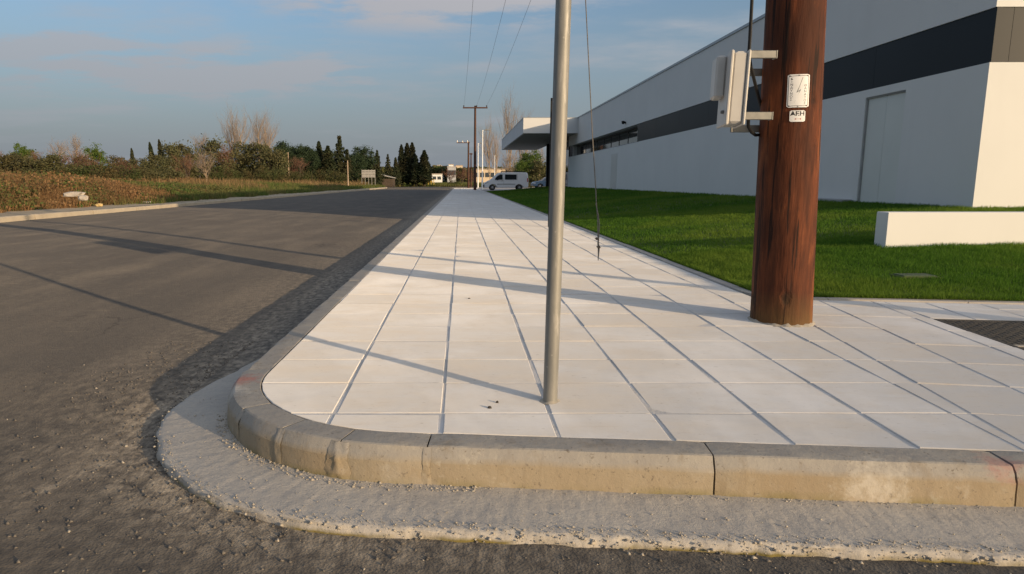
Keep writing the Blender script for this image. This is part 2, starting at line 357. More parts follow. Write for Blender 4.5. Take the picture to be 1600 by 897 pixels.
M = dict(
    asphalt=m_asphalt(), tile=m_tile(), kerb=m_kerb(), pan=m_pan(), wood=m_wood(), galv=m_galv(), field=m_grassland(),
    mortar=simple('mortar_bed', (.62, .60, .58), (.50, .47, .43), 6, .9, bump=.5, bscale=60, bdist=.006),
    crumb=simple('mortar_crumbs', (.43, .38, .31), (.30, .27, .22), 14, .95, bump=.4, bscale=90),
    chip=simple('asphalt_chips', (.10, .088, .075), (.20, .175, .145), 11, .95),
    edging=simple('edging_concrete', (.40, .375, .34), (.33, .30, .27), 5, .88, bump=.3, bscale=60),
    shoulder=simple('sandy_shoulder', (.40, .33, .23), (.30, .24, .16), 1.8, .95, bump=.5, bscale=18, bdist=.02),
    wall=m_wall('white_render', (.655, .66, .64)), wall2=m_wall('canopy_panel', (.62, .62, .61)),
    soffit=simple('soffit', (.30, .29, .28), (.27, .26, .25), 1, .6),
    band=simple('dark_panel', (.022, .026, .030), (.019, .023, .027), .8, .42, spec=.10),
    trim=simple('roof_trim', (.32, .34, .36), (.29, .31, .33), 1, .4, metal=.3),
    glass=simple('window_glass', (.02, .025, .03), (.018, .022, .027), 1, .04, spec=.9),
    frame=simple('window_frame', (.04, .04, .042), (.03, .03, .032), 2, .4),
    door=simple('door_sheet', (.62, .64, .60), (.58, .60, .56), .9, .6), gap=simple('dark_gap', (.33, .33, .32), (.28, .28, .275), 5, .8),
    dirt=simple('lawn_soil', (.050, .070, .018), (.085, .085, .030), 4, .95, bump=.5, bscale=30, bdist=.02),
    black=simple('black_rubber', (.010, .010, .011), (.014, .014, .015), 5, .6, spec=.25),
    box=simple('box_plastic', (.55, .525, .48), (.50, .475, .43), 9, .45, bump=.05, bscale=80), steel=simple('bracket_steel', (.19, .185, .17), (.14, .14, .13), 18, .42, metal=.35),
    rope=simple('wire_strand', (.20, .18, .15), (.12, .10, .08), 60, .6, metal=.4), rust=simple('rusty_clamp', (.16, .12, .09), (.09, .07, .055), 50, .7, metal=.3),
    plate=simple('white_enamel', (.80, .80, .78), (.74, .73, .70), 22, .38), ink=simple('black_print', (.02, .02, .02), (.03, .03, .03), 9, .5), redink=simple('red_print', (.45, .12, .08), (.40, .10, .07), 9, .5), greyink=simple('grey_print', (.16, .16, .15), (.2, .2, .19), 9, .5),
    white=simple('white_paint', (.78, .78, .76), (.74, .74, .72), 2, .5), vanp=simple('van_paint', (.78, .79, .80), (.74, .75, .77), 2, .28, spec=.6),
    bluep=simple('car_paint', (.10, .16, .24), (.09, .145, .22), 2, .25, spec=.6), lightr=simple('light_lens', (.45, .06, .05), (.4, .05, .04), 5, .2), headl=simple('headlight_lens', (.55, .56, .58), (.5, .5, .52), 5, .1),
    tyre=simple('tyre', (.018, .018, .018), (.025, .025, .025), 20, .85), rim=simple('rim', (.45, .45, .46), (.4, .4, .41), 8, .3, metal=.8),
    cast=simple('cast_iron', (.026, .024, .022), (.040, .036, .032), 16, .6, metal=.3, bump=.4, bscale=140, bdist=.003),
    tankerb=simple('sandy_kerb', (.44, .38, .29), (.36, .31, .24), 3, .9, bump=.4, bscale=40),
    rock=simple('pale_rock', (.46, .41, .35), (.34, .30, .25), 3, .9, bump=.6, bscale=12, bdist=.03), rocky=simple('yellow_rubble', (.58, .42, .18), (.45, .33, .15), 5, .9, bump=.5, bscale=15, bdist=.02),
    insul=simple('insulator', (.05, .028, .02), (.04, .025, .02), 9, .25), cond=simple('conductor', (.10, .10, .11), (.08, .08, .09), 20, .5, metal=.5),
    darkwood=simple('old_pole_wood', (.085, .032, .016), (.05, .022, .012), 5, .8),
    bark=simple('bark', (.085, .062, .044), (.055, .040, .028), 4, .9), palebark=simple('pale_bark', (.40, .31, .22), (.30, .22, .15), 3, .9),
    twig=simple('bare_twigs', (.29, .225, .17), (.23, .175, .13), 2, .9), redtwig=simple('reddish_twigs', (.20, .095, .06), (.15, .085, .05), 2, .9),
    beige=m_wall('beige_render', (.62, .50, .36)), roof=simple('far_roof', (.40, .34, .29), (.34, .29, .25), 1, .8), greyb=m_wall('grey_render', (.42, .43, .45)),
    yellow=simple('yellow_paint', (.55, .38, .06), (.48, .32, .05), 2, .6), far_win=simple('far_window', (.06, .07, .08), (.05, .06, .07), 2, .2),
    spot=simple('dark_stain', (.03, .025, .02), (.05, .04, .03), 60, .9),
    lawn=leafmat('lawn_blades', (.034, .095, .008), (.115, .240, .020), (.145, .225, .024), .42),
    straw=leafmat('dry_stems', (.21, .13, .058), (.30, .205, .10), (.165, .115, .05), .25),
    weed=leafmat('weed_leaves', (.055, .095, .022), (.105, .145, .035), (.12, .115, .04), .3),
    redweed=leafmat('brown_weeds', (.20, .10, .045), (.33, .205, .095), (.135, .09, .04), .25),
    verge=leafmat('verge_grass', (.055, .10, .020), (.12, .15, .035), (.15, .135, .05), .3),
    pine=leafmat('pine_needles', (.022, .042, .020), (.040, .062, .028), (.030, .050, .022), .15),
    cyp=leafmat('cypress_foliage', (.026, .040, .018), (.046, .056, .026), (.050, .048, .022), .15),
    green=leafmat('spring_leaves', (.075, .13, .022), (.13, .18, .035), (.09, .14, .03), .35),
    olive=leafmat('olive_leaves', (.085, .095, .040), (.13, .125, .055), (.10, .09, .04), .25),
    bushg=leafmat('bush_leaves', (.045, .070, .020), (.085, .095, .030), (.095, .075, .03), .25),
)

# ------------------------------------------------------------------ ground levels and outlines
KX, AC, AR = -0.945, (-0.147, 3.155), 0.798            # inner kerb line, centre and radius of the rounded corner
FS = -0.084; FL = math.hypot(1, FS)                     # slope of the front kerb
FD = (1 / FL, FS / FL); FN = (FS / FL, -1 / FL)         # direction and outward normal of the front kerb
A0, A1 = math.pi, math.atan2(FN[1], FN[0]) + 2 * math.pi
ARCL = AR * (A1 - A0)
def path(s):                                            # s < 0 up the road, 0..ARCL the arc, beyond it the front; returns point, normal
    if s <= 0: return (KX, AC[1] - s), (-1.0, 0.0)
    if s <= ARCL:
        a = A0 + s / AR; return (AC[0] + AR * math.cos(a), AC[1] + AR * math.sin(a)), (math.cos(a), math.sin(a))
    p = (AC[0] + AR * FN[0], AC[1] + AR * FN[1]); d = s - ARCL
    return (p[0] + FD[0] * d, p[1] + FD[1] * d), FN
def pathdist(x, y):                                     # signed distance outside the inner kerb line (numpy)
    x = np.asarray(x, float); y = np.asarray(y, float)
    dl = KX - x; p = (AC[0] + AR * FN[0], AC[1] + AR * FN[1]); df = (x - p[0]) * FN[0] + (y - p[1]) * FN[1]
    da = np.hypot(x - AC[0], y - AC[1]) - AR
    incorner = (y < AC[1]) & ((x - AC[0]) * FD[0] + (y - AC[1]) * FD[1] < 0)
    return np.where(incorner, da, np.maximum(dl, df))
def road_z(x, y):
    return -0.034 * (1 - sstep(2.75, 3.7, y)) + 0.010 * (vnoise(x, y, .9, 3) - .5) * sstep(1.3, 1.9, pathdist(x, y)) + 0.05 * sstep(-1.5, -6, x) * sstep(-12, -8, x) * sstep(4, 9, y)
LAWN_X = 2.44
def lawn_edge_y(x): return 5.25 - 0.137 * (x - 2.55)
def lawn_z(x, y):
    x = np.asarray(x, float); y = np.asarray(y, float)
    a = x - LAWN_X; b = (y - lawn_edge_y(x)) * 1.02
    h = np.clip(.5 + .5 * (b - a) / 1.2, 0, 1); d = b * (1 - h) + a * h - 1.2 * h * (1 - h)
    z = .150 + .50 * np.clip(d / 5.5, 0, 1) ** .92
    z = z + .022 * (vnoise(x, y, .8, 9) - .5) * np.clip(d * 2, 0, 1)
    return z * (1 - sstep(57, 66, y)) + .145 * sstep(57, 66, y)
def field_z(x, y):
    x = np.asarray(x, float); d = -12.9 - x
    return .12 + .55 * sstep(0, 7, d) + .5 * (vnoise(x, y, .12, 5) - .5) * sstep(2, 9, d)

# base ground to the horizon
def grid(xs, ys, zf): 
    X, Y = np.meshgrid(np.array(xs, float), np.array(ys, float)); Z = zf(X, Y); V = np.stack([X, Y, Z], -1).reshape(-1, 3)
    n, m = len(xs), len(ys); i = np.arange(m - 1)[:, None] * n + np.arange(n - 1)[None, :]
    return V, np.stack([i, i + 1, i + n + 1, i + n], -1).reshape(-1, 4)
V, Fc = grid(np.concatenate([np.linspace(-1500, -200, 8), np.linspace(-150, 150, 31), np.linspace(200, 1500, 8)]), np.concatenate([np.linspace(-300, -40, 6), np.linspace(-20, 300, 33), np.linspace(400, 3000, 10)]), lambda x, y: np.full_like(x, -.25))
tag(obj('ground', np_mesh('ground', V, Fc), M['field']), kind='structure')
V, Fc = grid(np.concatenate([np.linspace(-170, -40, 27), np.linspace(-38, -12.95, 60)]), np.concatenate([np.linspace(-10, 60, 110), np.linspace(62, 118, 40)]), field_z)
tag(obj('field', np_mesh('field', V, Fc, True), M['field']), kind='structure')
V, Fc = grid(np.linspace(-170, 90, 66), np.concatenate([np.linspace(136, 200, 14), np.linspace(210, 420, 12)]), lambda x, y: .05 + .25 * sstep(136, 150, y) + 2.4 * sstep(190, 400, y))
tag(obj('far_ground', np_mesh('far_ground', V, Fc, True), M['field']), kind='structure')

# road
xs = np.concatenate([np.linspace(-170, -13, 24), np.linspace(-12.5, -3.4, 40), np.linspace(-3.3, 3.2, 120), np.linspace(3.5, 60, 24)])
ys = np.concatenate([np.linspace(-25, -1, 16), np.linspace(-.8, 5.0, 110), np.linspace(5.3, 20, 40), np.linspace(21, 136, 70)])
V, Fc = grid(xs, ys, road_z)
cen = V[Fc].mean(1)
keep = (pathdist(cen[:, 0], cen[:, 1]) > .1) & ((cen[:, 0] > -12.6) | (cen[:, 1] > 118) | (cen[:, 1] < -10)) 
keep |= (cen[:, 1] > 118) & (cen[:, 1] < 136)
me = np_mesh('road', V, Fc[keep], True)
d = pathdist(V[:, 0], V[:, 1])
edge = (1 - sstep(.36, .75, d)) * .85 + (1 - sstep(.5, 1.5, d)) * .30
front = sstep(-1.0, 1.0, V[:, 0]) * (V[:, 1] < 2.3)
dust = edge * (1 - .75 * front)
pa, pb = ong(0, 792, -.034), ong(225, 700, -.034)       # pale dusty seam running off the corner
t = np.clip(((V[:, 0] - pa.x) * (pb.x - pa.x) + (V[:, 1] - pa.y) * (pb.y - pa.y)) / ((pb.x - pa.x) ** 2 + (pb.y - pa.y) ** 2), -2, 1.05)
ds = np.hypot(V[:, 0] - pa.x - t * (pb.x - pa.x), V[:, 1] - pa.y - t * (pb.y - pa.y))
dust = np.maximum(dust, (1 - sstep(.01, .06, ds)) * .75); dust = np.clip(dust + .16 * vnoise(V[:, 0], V[:, 1], .7, 30), 0, 1)
a = me.attributes.new('dust', 'FLOAT', 'POINT'); a.data.foreach_set('value', dust.astype(np.float32))
tag(obj('road', me, M['asphalt']), kind='structure')

# gutter pan round the corner
def sweep(name, ss, prof, noise_amp, seed, m, parent=None, jig=0.0):
    V = []; n = len(prof)
    for s in ss:
        (x, y), (nx, ny) = path(s); kf = .22 + .78 * float(sstep(-1.3, .1, s)); zup = .007 * float(sstep(-.2, -1.2, s))
        for k, (o, z) in enumerate(prof):
            o = .135 + (o - .135) * kf; z = z + zup
            w = (vnoise(s * 7, k * .35, 1.0, seed, 4) - .5) + .7 * (vnoise(s * 55, k * 1.3, 1.0, seed + 2, 2) - .5)
            oo = o + (jig * (vnoise(s, k * .25, 14, seed + 5, 4) - .5) if o > .41 else 0)
            V.append((x + nx * oo, y + ny * oo, z + noise_amp * w))
    i = np.arange(len(ss) - 1)[:, None] * n + np.arange(n - 1)[None, :]
    return np.array(V), np.stack([i, i + n, i + n + 1, i + 1], -1).reshape(-1, 4)
ss = np.concatenate([np.linspace(-96, -6, 120), np.linspace(-5.9, -.1, 160), np.linspace(-.05, ARCL + 3.2, 620), np.linspace(ARCL + 3.3, ARCL + 14, 30)])
prof = [(.135, .008), (.155, .007), (.175, .006), (.20, .005), (.23, .004), (.26, .003), (.29, .002), (.32, .001), (.35, .000), (.38, -.001), (.40, -.001), (.415, -.002), (.428, -.004), (.434, -.010), (.437, -.024), (.440, -.06)]
V, Fc = sweep('pan', ss, prof, .006, 41, None, jig=.034)
tag(obj('gutter', np_mesh('gutter', V, Fc, True), M['pan']), kind='structure')

# kerb stones
kerb = tag(thing('kerb', None, None), kind='structure')
def kerb_stone(s0, s1, seed, parent):
    n = max(3, int((s1 - s0) / .05)) if s1 - s0 < 3 else 4
    ss = np.linspace(s0, s1, min(n, 28)); prof = [(0, .06), (0, .1385), (.004, .1405), (.06, .1405), (.112, .1400), (.120, .1370), (.132, .118), (.1425, .097), (.146, .088), (.148, .05), (.150, .01), (.150, -.07)]
    V = []; c = (s0 + s1) / 2; tilt = random.uniform(-.003, .003); k = len(prof)
    for s in ss:
        (x, y), (nx, ny) = path(s)
        e = min(s - s0, s1 - s)
        for q, (o, z) in enumerate(prof):
            w = (vnoise(s * 1.1 + q * .21, q * 2.3, 6, seed) - .5)
            end = .0045 * max(0, 1 - e / .012)
            V.append((x + nx * (o + (w * .006 - end if o > .05 else 0)), y + ny * (o + (w * .006 - end if o > .05 else 0)), z + (w * .004 + tilt * (s - c) - end * .7 if z > .07 else 0)))
    V = np.array(V); fs = []
    for i in range(len(ss) - 1):
        for q in range(k - 1): fs.append((i * k + q, (i + 1) * k + q, (i + 1) * k + q + 1, i * k + q + 1))
    fs.append(tuple(range(k))); fs.append(tuple((len(ss) - 1) * k + q for q in range(k - 1, -1, -1)))
    me = bpy.data.meshes.new('kerb_stone'); me.from_pydata([tuple(v) for v in V], [], fs); me.polygons.foreach_set('use_smooth', [True] * len(fs)); me.update(); me.set_sharp_from_angle(angle=R(16))
    return obj('kerb_stone', me, M['kerb'], parent)
def s_at(p):                                             # path parameter of the point nearest to p
    best = min((math.hypot(path(s)[0][0] - p[0], path(s)[0][1] - p[1]), s) for s in np.linspace(-2, ARCL + 8, 2400)); return best[1]
joints = [-.06, s_at((-.80, 2.70)), s_at((-.60, 2.52)), s_at((-.40, 2.39)), s_at((-.11, 2.35)), s_at((.87, 2.26)), s_at((1.83, 2.185))]
joints += [joints[-1] + .97 * k for k in range(1, 9)]
for i in range(len(joints) - 1): kerb_stone(joints[i] + .003, joints[i + 1] - .003, 60 + i, kerb)
s = -.06
for i in range(95):
    L = 1.0; kerb_stone(s - L + .002, s - .002, 200 + i, kerb); s -= L
# lumpy mortar squeezed out of the corner joints
for j, big in ((joints[1], .35), (joints[2], .25), (joints[3], .9), (joints[4], .12)):
    (x, y), (nx, ny) = path(j); tx, ty = -ny, nx; V = []; fs = []; nu, nv = 9, 12
    for a_ in range(nv):
        for b_ in range(nu):
            z = -.005 + .140 * a_ / (nv - 1); wj = (.085 * big + .02) * (.55 + .9 * float(vnoise(j * 5, z * 24, 1, 19))); u = (b_ / (nu - 1) - .5) * wj
            prof_o = .150 if z < .09 else .150 - (z - .09) * .62
            bulge = math.cos(math.pi * u / wj) * .013 * big * (2.2 * float(vnoise(u * 55 + j * 9, z * 34, 1, 8)) - .55)
            o = prof_o - .004 + bulge
            V.append((x + nx * o + tx * u * (1 + .4 * (float(vnoise(z * 30, j * 3, 1, 4)) - .5)), y + ny * o + ty * u, z))
    for a_ in range(nv - 1):
        for b_ in range(nu - 1): i = a_ * nu + b_; fs.append((i, i + 1, i + nu + 1, i + nu))
    obj('mortar_joint', np_mesh('mortar_joint', V, fs, True), M['kerb'], kerb)

# ------------------------------------------------------------------ pavement of concrete tiles
def clip(poly, px_, py_, nx, ny):                        # keep the side where (p - q).n <= 0
    o = []
    for i in range(len(poly)):
        a, b = poly[i], poly[(i + 1) % len(poly)]; da = (a[0] - px_) * nx + (a[1] - py_) * ny; db = (b[0] - px_) * nx + (b[1] - py_) * ny
        if da <= 0: o.append(a)
        if (da < 0 < db) or (db < 0 < da): t = da / (da - db); o.append((a[0] + (b[0] - a[0]) * t, a[1] + (b[1] - a[1]) * t))
    return o
def area(p): return .5 * abs(sum(p[i][0] * p[(i + 1) % len(p)][1] - p[(i + 1) % len(p)][0] * p[i][1] for i in range(len(p)))) if len(p) > 2 else 0
INNER = [path(-.5), path(ARCL + 1)] + [path(ARCL * (k + .5) / 12) for k in range(12)]
def clip_kerb(p):
    for (x, y), (nx, ny) in INNER:
        p = clip(p, x - nx * .006, y - ny * .006, nx, ny)
        if len(p) < 3: return []
    return p
P0, P1 = (-.075, 0), (2.564, .4085)
CX0 = [-.937, -.511, -.075, .362, .780, 1.195, 1.622, 2.010]; CS = [0, 0, 0, .003, .009, .011, .020, .050]
def colx(k, y):
    if k <= 7:
        yy = min(y, 6.0); x = CX0[k] + CS[k] * (yy - 3.38) + (.006 if k == 6 else 0) * max(0, min(y - 6, 3))
        return min(x, 2.12) if k == 7 else x
    return 2.355
def right_line(y): return 2.164 + .144 * (y - 3.382)      # where the turned tiling begins
pav = tag(thing('pavement', None, None), kind='structure')
MH = [(3.02, 2.72), (3.21, 4.43), (4.02, 4.33), (3.83, 2.62)]  # manhole opening
def tile_geo(poly, z=.140, th=.03):
    cx = sum(p[0] for p in poly) / len(poly); cy = sum(p[1] for p in poly) / len(poly)
    if sum(poly[i][0] * poly[(i + 1) % len(poly)][1] - poly[(i + 1) % len(poly)][0] * poly[i][1] for i in range(len(poly))) < 0: poly = poly[::-1]
    def ins(p, d): L = math.hypot(cx - p[0], cy - p[1]) + 1e-9; return (p[0] + (cx - p[0]) / L * d, p[1] + (cy - p[1]) / L * d)
    tx, ty = random.uniform(-.007, .007), random.uniform(-.010, .010); dz = random.uniform(-.0012, .0012)
    zf = lambda p: z + dz + tx * (p[0] - cx) + ty * (p[1] - cy)
    n = len(poly); V = [(p[0], p[1], z - th) for p in poly] + [(p[0], p[1], zf(p) - .0028) for p in poly]
    q = [ins(p, .0043) for p in poly]; V += [(p[0], p[1], zf(p)) for p in q]
    fs = []
    for k in range(2):
        for i in range(n): j = (i + 1) % n; fs.append((k * n + i, k * n + j, (k + 1) * n + j, (k + 1) * n + i))
    fs.append(tuple(2 * n + i for i in range(n))); return V, fs
rest = MB(); ntile = 0
def lay(poly, solo=True):
    global ntile
    if area(poly) < .002: return
    V, fs = tile_geo(poly)
    if solo and ntile < 296:
        ntile += 1; me = bpy.data.meshes.new('tile'); me.from_pydata(V, [], fs); me.update(); obj('tile', me, M['tile'], pav)
    else: rest.add(V, fs)
GX, GY = .0074, .0064
for r in range(-2, 236):
    y0, y1 = P1[0] + P1[1] * r, P1[0] + P1[1] * (r + 1)
    for k in range(8):
        jy = random.uniform(-.004, .004); jx = random.uniform(-.003, .003)
        xl = lambda y: colx(k, y) + (0 if k == 0 else GX) + jx
        if k < 7: xr = lambda y: colx(k + 1, y) - GX + jx
        else: xr = (lambda y: right_line(y) - .006) if y0 < 4.9 else (lambda y: 2.350)
        if k == 7 and y1 > 5.3 and y0 < 4.9: xr = lambda y: 2.350
        p = clip_kerb([(xl(y0), y0 + GY + jy), (xr(y0), y0 + GY + jy), (xr(y1), y1 - GY + jy), (xl(y1), y1 - GY + jy)])
        lay(p, y0 < 15.3)
ux, uy = math.sin(.1431), math.cos(.1431)                # direction of the turned columns; rows run (uy, -ux)
for r in range(-3, 8):
    for c in range(0, 16):
        o = .386; w = .4085
        a0, a1 = c * o + .008, (c + 1) * o - .008; b0, b1 = (P1[0] + r * w - 2.564) + GY, (P1[0] + (r + 1) * w - 2.564) - GY
        bx, by = right_line(2.564), 2.564
        q = lambda a, b: (bx + a * uy + b * ux, by - a * ux + b * uy)
        p = clip_kerb([q(a0, b0), q(a1, b0), q(a1, b1), q(a0, b1)])
        if len(p) > 2: p = clip(p, 2.55, lawn_edge_y(2.55) - .07, .137 / 1.0093, 1 / 1.0093)
        if len(p) < 3: continue
        left = p; pieces = []
        for i in range(4):                                # leave out the manhole opening
            (ax, ay), (bx2, by2) = MH[i], MH[(i + 1) % 4]; L = math.hypot(bx2 - ax, by2 - ay); nx, ny = -(by2 - ay) / L, (bx2 - ax) / L
            pc = clip(left, ax + nx * .006, ay + ny * .006, -nx, -ny); left = clip(left, ax, ay, nx, ny)
            if len(pc) > 2: pieces.append(pc)
            if len(left) < 3: break
        for pc in pieces: lay(pc, pc[0][0] < 4.6)
if rest.v: tag(obj('tile', bpy.data.meshes.new('tile_field'), M['tile'], pav), kind='stuff').data.from_pydata(rest.v, [], rest.f)
bed = MB(); bed.box(-.95, 2.36, 5.2, 98.8, .05, .1370)
pl = clip_kerb([(-2, 1), (12, 1), (12, 5.2), (-2, 5.2)]); bed.loft([[(x, y, .05) for x, y in pl], [(x, y, .1370) for x, y in pl]])
bed.build('mortar_bed', M['mortar'], pav)
# concrete edging along the lawn
ed = tag(thing('lawn_edging', None, None), kind='structure')
y = 5.75
while y < 66:
    L = 1.0 if y < 30 else 4.0
    e = MB(); dz = random.uniform(-.003, .003); e.box(2.362, 2.442, y + .003, y + L - .003, .02, .152 + dz, .006); e.build('edging_block', M['edging'], ed); y += L
pts = [(2.402, 5.75), (2.41, 5.52), (2.45, 5.36), (2.55, 5.262)] + [(2.9 + k, lawn_edge_y(2.9 + k)) for k in range(10)]
for i in range(len(pts) - 1):
    a, b = Vector((*pts[i], 0)), Vector((*pts[i + 1], 0)); t = (b - a).normalized(); n = Vector((-t.y, t.x, 0)) * .038; a = a + t * .003; b = b - t * .003
    e = MB(); e.loft([[(p.x, p.y, z) for p in (a - n, b - n, b + n, a + n)] for z in (.02, .150)]); e.build('edging_block', M['edging'], ed)

# crumbs and chips
def chips(name, P, size, m, seed, kind='stuff'):
    r = np.random.default_rng(seed); n = len(P); B = np.array([(1, 0, 0), (-.5, .87, 0), (-.5, -.87, 0), (.1, .1, .75), (0, 0, -.4)])
    V = B[None] * (.7 + .6 * r.random((n, 5, 1))); a = r.random(n) * 6.28; c, s_ = np.cos(a)[:, None], np.sin(a)[:, None]
    X = V[..., 0] * c - V[..., 1] * s_; Y = V[..., 0] * s_ + V[..., 1] * c; V = np.stack([X, Y * .8, V[..., 2]], -1) * size[:, None, None] + P[:, None, :]
    fi = np.array([(0, 1, 3), (1, 2, 3), (2, 0, 3), (1, 0, 4), (2, 1, 4), (0, 2, 4)]); Fc = (np.arange(n)[:, None, None] * 5 + fi[None]).reshape(-1, 3)
    return tag(obj(name, np_mesh(name, V.reshape(-1, 3), Fc), m), kind=kind)
r = np.random.default_rng(3)
def along(n, s0, s1, o0, o1, z, powr=1.0):
    s = s0 + (s1 - s0) * r.random(n); o = o0 + (o1 - o0) * r.random(n) ** powr
    P = []
    for a, b in zip(s, o): (x, y), (nx, ny) = path(a); P.append((x + nx * b, y + ny * b, z))
    return np.array(P)
lipz = along(1500, -.2, ARCL + 4.6, .415, .447, 0); lipz[:, 2] = -.030 + .028 * r.random(1500)
chips('broken_edge', lipz, .003 + .008 * r.random(1500) ** 3, M['crumb'], 15)
chips('mortar_crumbs', np.concatenate([along(1500, .1, ARCL + 4.5, .148, .185, .006, 1.8), along(1400, ARCL * .3, ARCL + 4.5, .385, .432, .001), along(350, 0, ARCL + 4, .19, .40, .003), along(420, .15, ARCL + .3, .148, .20, .007, 1.5)]), np.concatenate([.0022 + .0050 * r.random(1500) ** 4, .002 + .005 * r.random(1400) ** 3, .002 + .005 * r.random(350) ** 3, .003 + .007 * r.random(420) ** 3]), M['crumb'], 5)
P1_ = along(2200, -1.2, ARCL * .85, .44, 1.05, 0, 2.2); P2_ = along(900, ARCL * .8, ARCL + 4, .44, .75, 0, 2); n3 = 1300
P3_ = np.stack([-3.6 + 7.5 * r.random(n3), 1.15 + 2.6 * r.random(n3), np.zeros(n3)], -1); P3_ = P3_[pathdist(P3_[:, 0], P3_[:, 1]) > .46]
PP = np.concatenate([P1_, P2_, P3_]); PP[:, 2] = road_z(PP[:, 0], PP[:, 1]) + .001
chips('gravel', PP, .0018 + .0085 * r.random(len(PP)) ** 4.0, M['chip'], 6)
PW = np.concatenate([along(160, -1, ARCL + 2, .45, 1.4, 0, 1.5)]); PW[:, 2] = road_z(PW[:, 0], PW[:, 1]) + .001
chips('pale_grit', PW, .003 + .008 * r.random(len(PW)) ** 3, M['crumb'], 8)

# ------------------------------------------------------------------ the commercial building
bld = thing('commercial_building', 'long white flat-roofed building with a dark horizontal band beyond the lawn', 'building', (8.02, 10.5, .6))
BX, BY0, BY1, BXE = 8.02, 10.5, 50.5, 34.0; ZB, Z0, Z1, ZT = .30, 2.85, 3.65, 5.40; T = .3
def bw(name, m, *boxes, parent=bld, ch=0):
    g = MB()
    for b in boxes: g.box(*b, ch)
    return g.build(name, m, parent)
DY0, DY1, DZ = 12.40, 13.60, 2.70                          # door opening; the side wall is built round it
bw('wall', M['wall'], (BX, BX + T, BY0, DY0, ZB, Z0), (BX, BX + T, DY1, BY1, ZB, Z0), (BX, BX + T, DY0, DY1, DZ, Z0))
bw('wall', M['wall'], (BX + T, BXE, BY0, BY0 + T, ZB, Z0))
bw('upper_wall', M['wall'], (BX, BX + T, BY0, BY1, Z1, ZT - .05), (BX + T, BXE, BY0, BY0 + T, Z1, ZT - .05), (BXE - T, BXE, BY0 + T, BY1 - T, ZB, ZT - .05), (BX + T, BXE, BY1 - T, BY1, ZB, ZT - .05))
bw('roof', M['trim'], (BX + T, BXE - T, BY0 + T, BY1 - T, ZT - .5, ZT - .4))
bw('roof_trim', M['trim'], (BX - .03, BX + T + .03, BY0 - .03, BY1, ZT - .048, ZT + .03), (BX + T + .032, BXE, BY0 - .03, BY0 + T + .03, ZT - .048, ZT + .03))
y = BY0; RY = 31.0; L = 2.93
while y < RY - .01:                                        # dark cladding panels along the side
    y2 = min(y + L, RY); bw('cladding_panel', M['band'], (BX + .018, BX + .1, y + (0 if y > BY0 else .0), y2 - .006, Z0 + .004, Z1 - .004)); y = y2
x = BX + .104
for k, wd in enumerate((.19, 1.2, 1.2, 1.2, 1.2, 1.2, 2.4, 2.4, 2.4)):
    bw('cladding_panel', M['band'], (x, x + wd - .006, BY0 + .018, BY0 + .1, Z0 + .004, Z1 - .004)); x += wd
bw('panel_backing', M['gap'], (BX + .102, BX + .2, BY0 + .11, RY, Z0, Z1), (BX + .21, BXE, BY0 + .104, BY0 + .2, Z0, Z1))
# ribbon window set back under a soffit
win = bw('ribbon_window', M['frame'], (BX + .55, BX + .62, RY, BY1, Z0 + .001, Z0 + .06), (BX + .55, BX + .62, RY, BY1, Z1 - .06, Z1 - .001))
y = RY
while y < BY1 - .5:
    bw('mullion', M['frame'], (BX + .55, BX + .62, y, y + .05, Z0 + .061, Z1 - .061), parent=win); bw('pane', M['glass'], (BX + .57, BX + .59, y + .052, min(y + 1.95, BY1) - .002, Z0 + .061, Z1 - .061), parent=win); y += 1.95
bw('window_sill', M['trim'], (BX - .01, BX + .548, RY, BY1, Z0 + .002, Z0 + .02))
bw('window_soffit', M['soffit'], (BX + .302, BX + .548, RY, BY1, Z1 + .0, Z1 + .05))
bw('recess_reveal', M['wall'], (BX + .03, BX + .54, RY + .003, RY + .05, Z0 + .03, Z1 - .03))
# doors
dr = bw('door', M['door'], (BX + .05, BX + .09, DY0 + .03, (DY0 + DY1) / 2 - .003, ZB + .3, DZ - .03), (BX + .05, BX + .09, (DY0 + DY1) / 2 + .003, DY1 - .03, ZB + .3, DZ - .03))
bw('door_frame', M['gap'], (BX + .02, BX + .10, DY1 - .028, DY1 - .001, ZB, DZ - .001), (BX + .02, BX + .10, DY0 + .001, DY0 + .028, ZB, DZ - .001), (BX + .02, BX + .10, DY0 + .03, DY1 - .03, DZ - .028, DZ - .001), parent=dr)
bw('side_door', simple('pale_door', (.55, .545, .51), (.50, .50, .47), 1, .6), (BX - .012, BX + .02, 34.75, 36.1, .45, 2.5))
lp = MB(); lp.tube([(BX - .01, 33.18, 3.90), (BX - .14, 33.18, 3.90)], .05); lp.tube([(BX - .14, 33.18, 3.83), (BX - .14, 33.18, 3.97)], [.06, .08]); lp.build('wall_lamp', M['black'], bld)
bw('plinth', M['gap'], (BX - .22, BX - .004, 13.72, 15.3, .35, .70), ch=.01)
# canopy, lobby and pillars
cp = bw('canopy', M['wall2'], (4.27, BX + .0, 46.6, 46.75, 4.34, 5.36), (4.27, 4.42, 46.752, 71, 4.34, 5.36), (4.42, BX, 70.85, 71, 4.34, 5.36))
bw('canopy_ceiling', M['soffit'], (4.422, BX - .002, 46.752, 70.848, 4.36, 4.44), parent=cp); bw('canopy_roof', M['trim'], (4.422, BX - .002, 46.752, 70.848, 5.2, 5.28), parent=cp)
bw('canopy_coping', M['trim'], (4.25, BX - .002, 46.58, 46.77, 5.362, 5.39), (4.25, 4.44, 46.772, 71.02, 5.362, 5.39), parent=cp)
bw('rear_wing', M['wall'], (12.5, 34, BY1 + .02, 68, -.1, 5.3))
lob = bw('lobby', M['frame'], (BX + .02, BX + .12, BY1 + .01, 60.4, 4.0, 5.3), (BX + .02, BX + .12, BY1 + .01, 60.4, .3, .5), (BX + .13, BX + 9, 60.2, 60.4, .3, 5.3))
